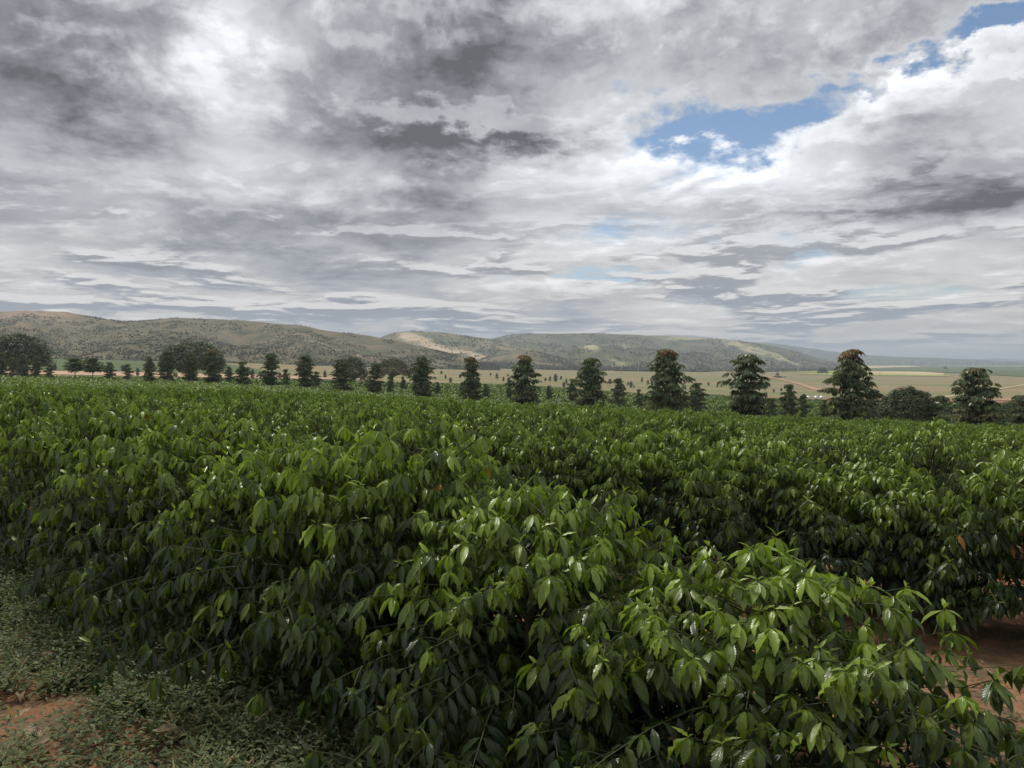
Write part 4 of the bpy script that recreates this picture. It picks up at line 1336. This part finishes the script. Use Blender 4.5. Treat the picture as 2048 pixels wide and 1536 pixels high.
def build_farm():
    for px, lab in ((1617, "left of the three grey steel silos, standing a little apart"), (1632.5, "middle of the three grey steel silos"), (1643.5, "right of the three grey steel silos, touching its neighbour")):
        e, d = stand("silo", px, 800.5, 300, lab, "silo", "grain silos below the coffee")
        s = d / FPX
        r, h = 3.9 * s, 6.2 * s
        MB().lathe([(r, -0.3), (r, h)], 20).build("drum", M_STEEL, e, smooth=True)
        for k in range(1, 5):
            MB().lathe([(r, h * k / 5 - 0.05 * s), (r + 0.12 * s, h * k / 5), (r, h * k / 5 + 0.05 * s)], 20).build("band", M_STEEL, e)
        roof = MB().lathe([(r + 0.25 * s, h), (r * 0.22, h + 2.6 * s), (r * 0.2, h + 3.0 * s), (0.01, h + 3.1 * s)], 20).build("roof", M_STEEL, e)
    e, d = stand("open_shed", 1654, 785, 350, "long low open-fronted shed with rust-brown roof above the silos", "shed", rz=-0.08)
    s = d / FPX
    w = 17 * s
    MB().box(-w, w, 1.5 * s, 6 * s, -0.4, 4.4 * s).build("wall", M_DARKWALL, e)
    MB().prism([(-w - s, 4.6 * s), (w + s, 4.6 * s), (w + s, 5.2 * s), (0, 7.4 * s), (-w - s, 5.2 * s)], -2.5 * s, 6.5 * s).build("roof", M_TIN, e)
    for k in range(7):
        x = -w + 2 * w * k / 6
        MB().box(x - 0.3 * s, x + 0.3 * s, -2.0 * s, -1.5 * s, -0.4, 4.7 * s).build("post", M_WHITE, e)
    for px, w_, lab in ((1772, 20, "long low white roof between the tall tree and the domed tree"), (1872, 9, "short white-roofed shed peeping out right of the domed tree")):
        e, d = stand("white_shed", px, 811, 300, lab, "shed", rz=0.05)
        s = d / FPX
        w = w_ * s
        MB().box(-w, w, 0, 7 * s, -0.5, 2.6 * s).build("wall", M_DARKWALL, e)
        MB().prism([(-w - .6 * s, 2.7 * s), (w + .6 * s, 2.7 * s), (w + .6 * s, 3.3 * s), (-w - .6 * s, 3.3 * s)], -1.2 * s, 2.6 * s).build("eaves", M_WHITE, e)
        me = bpy.data.meshes.new("white_roof")
        a, b = -w - .6 * s, w + .6 * s
        me.from_pydata([(a, -1.3 * s, 3.4 * s), (b, -1.3 * s, 3.4 * s), (b, 3.5 * s, 6.4 * s), (a, 3.5 * s, 6.4 * s), (a, 8 * s, 3.4 * s), (b, 8 * s, 3.4 * s)], [],
                       [(0, 1, 2, 3), (3, 2, 5, 4), (0, 3, 4), (1, 5, 2), (0, 4, 5, 1)])
        me.materials.append(M_WHITE)
        mesh_obj("roof", me, e)
    def house(px, py, lo, half, h, lab, cat, wallm, roofm, windows=3):
        e, d = stand("farmhouse" if cat == "house" else "barn", px, py, lo, lab, cat)
        s = d / FPX
        w, dep = half * s, half * 0.8 * s
        MB().box(-w, w, 0, dep, -1.0, h * s).build("wall", wallm, e)
        MB().prism([(-w * 1.06, h * s), (w * 1.06, h * s), (w * 0.9, h * 1.55 * s), (-w * 0.9, h * 1.55 * s)], -0.08 * dep, dep * 1.08).build("roof", roofm, e)
        for k in range(windows):
            x = -w + 2 * w * (k + 0.5) / windows
            MB().box(x - 0.10 * w, x + 0.10 * w, -0.05 * s, 0.05 * s, 0.35 * h * s, 0.75 * h * s).build("window", M_OPEN, e)
        MB().box(-w * 0.95, -w * 0.82, -0.06 * s, 0.05 * s, 0.0, 0.75 * h * s).build("door", M_TIN, e)
    house(1556, 755.5, 450, 8.5, 2.2, "low dark-roofed farmhouse alone on the tan plain", "house", M_DARKWALL, M_TIN)
    house(1569, 755.5, 450, 3.0, 1.8, "small white-walled hut against the dark-roofed farmhouse", "house", M_WHITE, M_TIN, 1)
    house(1534, 743, 700, 9.0, 1.6, "long white barn at the far green edge of the plain", "barn", M_WHITE, M_WHITE, 4)
    house(1604, 724.5, 2500, 5.0, 2.4, "tiny white building at the foot of the wooded ridge", "house", M_WHITE, M_WHITE, 2)
    house(1764, 729.5, 2500, 5.0, 1.8, "tiny white building beside the pale stubble field", "house", M_WHITE, M_WHITE, 2)
    for px, t, b, lab in ((1594.5, 731.5, 747, "taller of two pale posts at the lime strip's left tip"), (1597.5, 734.5, 747, "shorter of two pale posts at the lime strip's left tip"),
                          (1759.5, 736, 752, "left one of the twin pale poles right of the reddish-topped tree"), (1763, 740, 752, "right one of the twin pale poles right of the reddish-topped tree"),
                          (1818, 738, 744, "thin pale pole above the round domed tree"), (1849, 739, 745, "thin pale pole between the domed tree and the lone tree"),
                          (1880.5, 739, 746, "thin pale pole just below the lone tree in the dark field"), (1277, 730, 743, "thin pole on the tan plain left of the orange-topped tree"),
                          (1423, 741, 752, "thin pole on the tan plain right of the orange-topped tree"), (264, 717, 739, "thin white pole in the green field left of the domed tree")):
        e, d = stand("utility_pole", px, b, 300 if px > 1000 else 250, lab, "pole", "utility poles across the plain")
        s = d / FPX
        h = (b - t) * s
        MB().lathe([(0.42 * s, -0.5), (0.26 * s, h)], 6).build("shaft", M_POLE, e)
        MB().box(-1.6 * s, 1.6 * s, -0.15 * s, 0.15 * s, h * 0.93, h * 0.93 + 0.35 * s).build("crossarm", M_POLE, e)

build_farm()

def build_smoke():
    d = 4300.0
    x, y = at(1605, d)
    z = CAM_Z + (HY - 721) / FPX * d
    prof = [(4, 0), (7, 12), (12, 28), (18, 46), (24, 62), (14, 72), (1, 76)]
    mb = MB().lathe(prof, 12)
    mb.v = [(a + 0.006 * c * c, b, c) for a, b, c in mb.v]
    m, N = new_mat("smoke")
    pv = N.node('ShaderNodeVolumePrincipled')
    pv.inputs['Color'].default_value = (0.9, 0.93, 1.0, 1)
    pv.inputs['Density'].default_value = 0.006
    out = N.node('ShaderNodeOutputMaterial')
    N.t.links.new(pv.outputs[0], out.inputs['Volume'])
    o = mb.build("smoke", m, None, (x, y, z - 4))
    tag(o, "thin plume of pale smoke rising at the foot of the far ridge", "smoke", kind="stuff")

build_smoke()

# ================================================================== weeds, grass and litter
M_WEED = leaf_mat("weed_leaf", (0.045, 0.068, 0.032), (0.155, 0.185, 0.080), 0.65, 0.25, False, spec=0.25)
M_GRASS = leaf_mat("grass_blade", (0.075, 0.100, 0.035), (0.20, 0.22, 0.09), 0.6, 0.25, False, third=(0.34, 0.27, 0.15), spec=0.25)
M_LITTER = leaf_mat("dead_leaf", (0.16, 0.105, 0.065), (0.36, 0.27, 0.18), 0.8, 0.1, False, spec=0.2)
M_STONE = simple_mat("reddish_stone", (0.24, 0.15, 0.10), (0.36, 0.25, 0.18), 5.0, 0.9, 0.2, 0.6)
M_GRANULE = simple_mat("white_granule", (0.62, 0.60, 0.56), (0.75, 0.73, 0.70), 9.0, 0.8)

def row_coords(x, y):
    return ROW_N[0] * x + ROW_N[1] * y, ROW_DIR[0] * x + ROW_DIR[1] * y

def blade_mesh(name, pos, dirs, nrm, size, age, tmpl, mat):
    L = dict(pos=pos, rot=frames(unit(dirs), unit(nrm)), size=size, age=age)
    return leaves_mesh(name, L, slice(None), tmpl, mat)

def weed_cover(x, y):
    """How thickly weeds stand on the strip in front of the first row."""
    n, t = row_coords(x, y)
    c = np.interp(n, (0.6, 1.5, 2.2, 2.9, 3.6), (0.16, 0.40, 0.80, 1.0, 0.9))
    c = c * np.interp(t, (1.5, 2.6, 3.6, 6.0), (0.05, 0.30, 0.9, 1.1))
    patch = fbm(x * 1.3 + 3, y * 1.3, 3, 77)
    return c * smoothstep(patch + 0.36 * c, 0.42, 0.62)

def build_weeds():
    rng = np.random.default_rng(55)
    # leafy ground cover in front of the first row
    m = 220000
    x, y = rng.uniform(-14, 2.5, m), rng.uniform(2.2, 16, m)
    w = weed_cover(x, y) * np.clip(7.0 / np.hypot(x, y), 0.25, 1.0)
    n, t = row_coords(x, y)
    px = CX + FPX * x / y
    ok = (rng.random(m) < w * 0.75) & (n < 4.2) & (n > 0.3) & (px > -250)
    x, y, n = x[ok], y[ok], n[ok]
    h = 0.05 + 0.14 * smoothstep(fbm(x * 2.3, y * 2.3, 3, 41), 0.35, 0.7) + 0.24 * np.clip((n - 1.6) / 1.6, 0, 1) * rng.random(len(x)) + 0.07 * rng.random(len(x))
    k = 7
    P, D, NN, S, A = [], [], [], [], []
    for j in range(k):
        f = (j + 0.6) / k
        a = j * 2.4 + rng.random(len(x)) * 1.2
        rad = np.stack((np.cos(a), np.sin(a), np.zeros(len(x))), -1)
        lean = rng.normal(0, 0.03, (len(x), 2))
        pz = g(x, y) + h * f
        P.append(np.stack((x + lean[:, 0] + rad[:, 0] * 0.01, y + lean[:, 1] + rad[:, 1] * 0.01, pz), -1))
        D.append(rad + np.stack((0 * a, 0 * a, rng.normal(0.15, 0.35, len(x))), -1))
        NN.append(rad * 0.2 + np.array((0, 0, 1.0)) + rng.normal(0, 0.2, (len(x), 3)))
        S.append((0.034 + 0.034 * rng.random(len(x))) * (1.1 - 0.4 * f) * np.clip(np.hypot(x, y) / 7, 1, 2))
        A.append(np.clip(rng.random(len(x)) * 0.8 + 0.15 * f, 0, 1))
    me = blade_mesh("weeds", np.concatenate(P), np.concatenate(D), np.concatenate(NN), np.concatenate(S), np.concatenate(A), [DIAMOND], M_WEED)
    tag(mesh_obj("weeds", me), "low dull green weeds carpeting the strip before the front row", "weeds", kind="stuff")
    # grass, some of it dry
    m = 70000
    x, y = rng.uniform(-7, 3.5, m), rng.uniform(1.6, 9, m)
    n, t = row_coords(x, y)
    px = CX + FPX * x / y
    cl = fbm(x * 2.1, y * 2.1, 3, 91)
    want = smoothstep(cl, 0.38, 0.56) * np.interp(n, (0.2, 1.6, 2.4, 3.0), (1.0, 1.0, 0.45, 0.05)) * np.interp(t, (0.5, 2.0, 3.2), (0.15, 0.6, 1.0))
    ok = (rng.random(m) < want) & (px > -200) & (n < 3.0)
    x, y = x[ok], y[ok]
    q = len(x)
    tuft = rng.normal(0, 0.018, (q, 4, 2))
    P = np.stack((np.repeat(x, 4) + tuft[:, :, 0].ravel(), np.repeat(y, 4) + tuft[:, :, 1].ravel(), np.zeros(q * 4)), -1)
    P[:, 2] = g(P[:, 0], P[:, 1]) - 0.005
    a = rng.random(q * 4) * 6.283
    rad = np.stack((np.cos(a), np.sin(a), np.zeros(q * 4)), -1)
    D = rad * (0.35 + 0.5 * rng.random((q * 4, 1))) + np.array((0, 0, 1.0))
    dry = rng.random(q * 4) < 0.25
    me = blade_mesh("grass", P, D, rad * -1 + np.array((0, 0, 0.6)), 0.07 + 0.13 * rng.random(q * 4), np.where(dry, 2.0, rng.random(q * 4) * 0.9), [leaf_template(1, 3, 0.035, 0, 0.45, 0.0)], M_GRASS)
    tag(mesh_obj("grass", me), "short tufts of green and dry grass on the red earth", "grass", kind="stuff")
    # dead leaves and bits under and between the rows
    m = 22000
    x, y = rng.uniform(-9, 8, m), rng.uniform(1.8, 12, m)
    n, t = row_coords(x, y)
    px = CX + FPX * x / y
    want = np.interp(n, (0.5, 2.4, 3.2, 5.0, 6.2, 7.4), (0.12, 0.25, 0.8, 0.9, 0.75, 0.9)) * smoothstep(fbm(x * 1.7, y * 1.7, 3, 15), 0.35, 0.62)
    ok = (rng.random(m) < want) & (px > -150) & (px < 2300)
    x, y = x[ok], y[ok]
    q = len(x)
    a = rng.random(q) * 6.283
    P = np.stack((x, y, g(x, y) + 0.012), -1)
    D = np.stack((np.cos(a), np.sin(a), rng.normal(0, 0.12, q)), -1)
    NN = rng.normal(0, 0.25, (q, 3)) + np.array((0, 0, 1.0))
    me = blade_mesh("leaf_litter", P, D, NN, 0.03 + 0.06 * rng.random(q) ** 2, rng.random(q) * 0.8, [leaf_template(2, 3, 0.20, 0, -0.25, 0.15), leaf_template(2, 3, 0.16, 0, 0.2, 0.2)], M_LITTER)
    tag(mesh_obj("leaf_litter", me), "scattered small dead leaves under and between the coffee rows", "leaf litter", kind="stuff")
    # sparse low weeds between the first and second rows at the right
    m = 3000
    x, y = rng.uniform(0.5, 7.5, m), rng.uniform(2.5, 9, m)
    n, t = row_coords(x, y)
    ok = (n > 4.6) & (n < 6.6) & (fbm(x * 1.6, y * 1.6, 3, 23) > 0.52)
    x, y = x[ok], y[ok]
    q = len(x)
    P, D, NN, S, A = [], [], [], [], []
    for j in range(6):
        a = j * 1.05 + rng.random(q)
        rad = np.stack((np.cos(a), np.sin(a), np.zeros(q)), -1)
        P.append(np.stack((x + rad[:, 0] * 0.01, y + rad[:, 1] * 0.01, g(x, y) + 0.015 + 0.05 * rng.random(q)), -1))
        D.append(rad + np.array((0, 0, 0.3)))
        NN.append(rad * -0.2 + np.array((0, 0, 1.0)))
        S.append(0.03 + 0.03 * rng.random(q))
        A.append(rng.random(q) * 0.7)
    me = blade_mesh("weeds", np.concatenate(P), np.concatenate(D), np.concatenate(NN), np.concatenate(S), np.concatenate(A), [leaf_template(2, 2, 0.22, 0, 0.2, 0.1)], M_WEED)
    tag(mesh_obj("weeds", me), "sparse grey-green weeds on the red soil between the two nearest rows", "weeds", kind="stuff")

build_weeds()

def lump(rng, sx, sy, sz):
    bm = bmesh.new()
    bmesh.ops.create_icosphere(bm, subdivisions=3, radius=1.0)
    ph = rng.random(6) * 6.28
    for v in bm.verts:
        p = v.co.copy()
        r = 1 + 0.16 * math.sin(3.1 * p.x + ph[0]) + 0.13 * math.sin(4.3 * p.y + ph[1] + p.z) + 0.08 * math.sin(9 * p.z + 6 * p.x + ph[2]) + 0.05 * math.sin(15 * p.y + 11 * p.x + ph[3])
        v.co = (p.x * r * sx, p.y * r * sy, max(p.z * r, -0.35) * sz)
    me = bpy.data.meshes.new("stone")
    bm.to_mesh(me)
    bm.free()
    for p in me.polygons:
        p.use_smooth = True
    return me

def build_small_things():
    rng = np.random.default_rng(8)
    def near(px, py):
        d = depth_of(px, py, 1.5, 30)
        x, y = at(px, d)
        return x, y, float(g(x, y))
    x, y, z = near(84, 1333)
    me = lump(rng, 0.115, 0.07, 0.055)
    me.materials.append(M_STONE)
    o = mesh_obj("stone", me, loc=(x, y, z + 0.012))
    tag(o, "flat reddish-brown stone half buried among the weeds at lower left", "stone")
    dry = leaf_template(4, 6, 0.24, 0.05, -0.35, 0.25, 2.0, 0.6)
    dry2 = leaf_template(4, 6, 0.20, 0.06, 0.30, 0.30, 2.5, 1.9)
    mes = [fast_mesh("dry_leaf", t[0], t[1], M_LITTER, t[2], np.full(len(t[0]), 1.0)) for t in (dry, dry2)]
    spots = [(50, 1512, 0.15, "large curled pale dry leaf at the bottom left corner"), (72, 1498, 0.12, "folded tan dry leaf touching the large curled one"), (28, 1535, 0.14, "pale dry leaf lying lowest at the bottom left"),
             (28, 1403, 0.10, "greyish dry leaf in the grass near the left edge"), (14, 1455, 0.08, "small whitish dry leaf at the left edge, low in the grass"), (122, 1418, 0.06, "tiny pale leaf beside the bare soil patch"),
             (355, 1482, 0.15, "broad pale dry leaf on the soil, left of the seedling"), (372, 1476, 0.12, "second dry leaf leaning on the broad pale one"), (343, 1491, 0.10, "small dry leaf at the near edge of the broad pale one"),
             (128, 1292, 0.08, "pale dry leaf among the weeds above the stone"), (1985, 1480, 0.10, "brown dry leaf on the soil at the lower right"), (1960, 1455, 0.08, "small brown dry leaf between the rows at right")]
    for i, (px, py, s, lab) in enumerate(spots):
        x, y, z = near(px, min(py, 1530))
        o = bpy.data.objects.new("dry_leaf", mes[i % 2])
        o.location = (x, y, z + 0.025)
        o.rotation_euler = (rng.normal(0.1, 0.15), rng.normal(0, 0.2), rng.random() * 6.28)
        o.scale = (s * 1.2, s * 1.2, s * 1.2)
        link(o)
        tag(o, lab, "dry leaf", "dry leaves on the ground")
    # seedlings and flowering weeds in front of the row
    seed_leaf = leaf_template(4, 6, 0.26, 0.02, 0.15, 0.1)
    me_leaf = [fast_mesh("weed_leaf", seed_leaf[0], seed_leaf[1], M_WEED, seed_leaf[2], np.full(len(seed_leaf[0]), a)) for a in (0.5, 0.85, 1.0)]
    M_FLOWER = simple_mat("small_white_flower", (0.24, 0.26, 0.20), (0.34, 0.35, 0.28), 20.0, 0.8)
    def plant(px, py, h, nl, ls, lab, flowers=0):
        x, y, z = near(px, py)
        e = empty("weed_plant", (x, y, z), rng.random() * 6.28)
        tag(e, lab, "weed", "tall weeds before the front row")
        s = np.linspace(0, 1, 6)
        bx, by = rng.normal(0, 0.15, 2) * h
        st = np.stack((bx * s * s, by * s * s, h * s - 0.02), -1)
        mesh_obj("stem", fast_mesh("weed_stem", *tube(st, np.linspace(0.004, 0.0015, 6), 5), M_TWIG), e)
        for j in range(nl):
            f = 0.2 + 0.8 * j / nl
            a = j * 2.4
            dv = Vector((math.cos(a), math.sin(a), 0.35 - 0.3 * rng.random()))
            R = frames(np.array([dv]), np.array([(0.0, 0.0, 1.0)]))[0]
            o = bpy.data.objects.new("leaf", me_leaf[j % 3])
            o.matrix_basis = Matrix.Translation((bx * f * f, by * f * f, h * f)) @ Matrix(R.tolist()).to_4x4() @ Matrix.Scale(ls * (1.1 - 0.5 * f), 4)
            link(o, e)
        for j in range(flowers):
            a, f = rng.random() * 6.28, 0.75 + 0.3 * rng.random()
            r = 0.06 * rng.random()
            me = lump(rng, 0.006, 0.006, 0.007)
            me.materials.append(M_FLOWER)
            mesh_obj("flower", me, e, (bx + r * math.cos(a), by + r * math.sin(a), h * f))
    plant(478, 1512, 0.16, 10, 0.085, "leafy seedling standing alone on bare soil at the bottom left of centre")
    plant(415, 1520, 0.08, 7, 0.06, "small low seedling left of the taller lone seedling")
    plant(742, 1532, 0.24, 16, 0.055, "grey-green flowering weed against the skirt of the front row", 14)
    plant(800, 1534, 0.30, 16, 0.055, "taller pale-flowered weed just right of the other flowering weed", 16)
    plant(600, 1536, 0.12, 9, 0.05, "low flowering weed on the soil under the front row", 7)
    # white fertiliser granules
    V, F, off = [], [], 0
    base = np.array([(1, 0, 0), (-1, 0, 0), (0, 1, 0), (0, -1, 0), (0, 0, 1), (0, 0, -1)], float)
    tri = np.array([(0, 2, 4), (2, 1, 4), (1, 3, 4), (3, 0, 4), (2, 0, 5), (1, 2, 5), (3, 1, 5), (0, 3, 5)])
    for _ in range(170):
        px, py = rng.normal(520, 38), rng.normal(1492, 30)
        if py > 1530 or py < 1400:
            continue
        x, y, z = near(px, py)
        V.append(base * (0.0022 + 0.0028 * rng.random()) + np.array((x, y, z + 0.004)))
        F.append(tri + off)
        off += 6
    tag(mesh_obj("granules", fast_mesh("granules", np.concatenate(V), np.concatenate(F), M_GRANULE)), "white fertiliser granules sprinkled on the dark soil before the front row", "granules", kind="stuff")

build_small_things()

# ================================================================== haze
def build_haze():
    me = bpy.data.meshes.new("haze")
    r, z0, z1 = 36000.0, -46.0, 235.0
    b = MB().box(-r, r, -r, r, z0, z1)
    me.from_pydata(b.v, [], b.f)
    m, N = new_mat("air_haze")
    pv = N.node('ShaderNodeVolumePrincipled')
    pv.inputs['Color'].default_value = (0.80, 0.90, 1.0, 1)
    pv.inputs['Density'].default_value = HAZE
    pv.inputs['Anisotropy'].default_value = 0.2
    out = N.node('ShaderNodeOutputMaterial')
    N.t.links.new(pv.outputs[0], out.inputs['Volume'])
    me.materials.append(m)
    tag(mesh_obj("haze", me), "thin pale blue haze hanging over the whole valley", "haze", kind="stuff")

HAZE = 1.15e-4
build_haze()
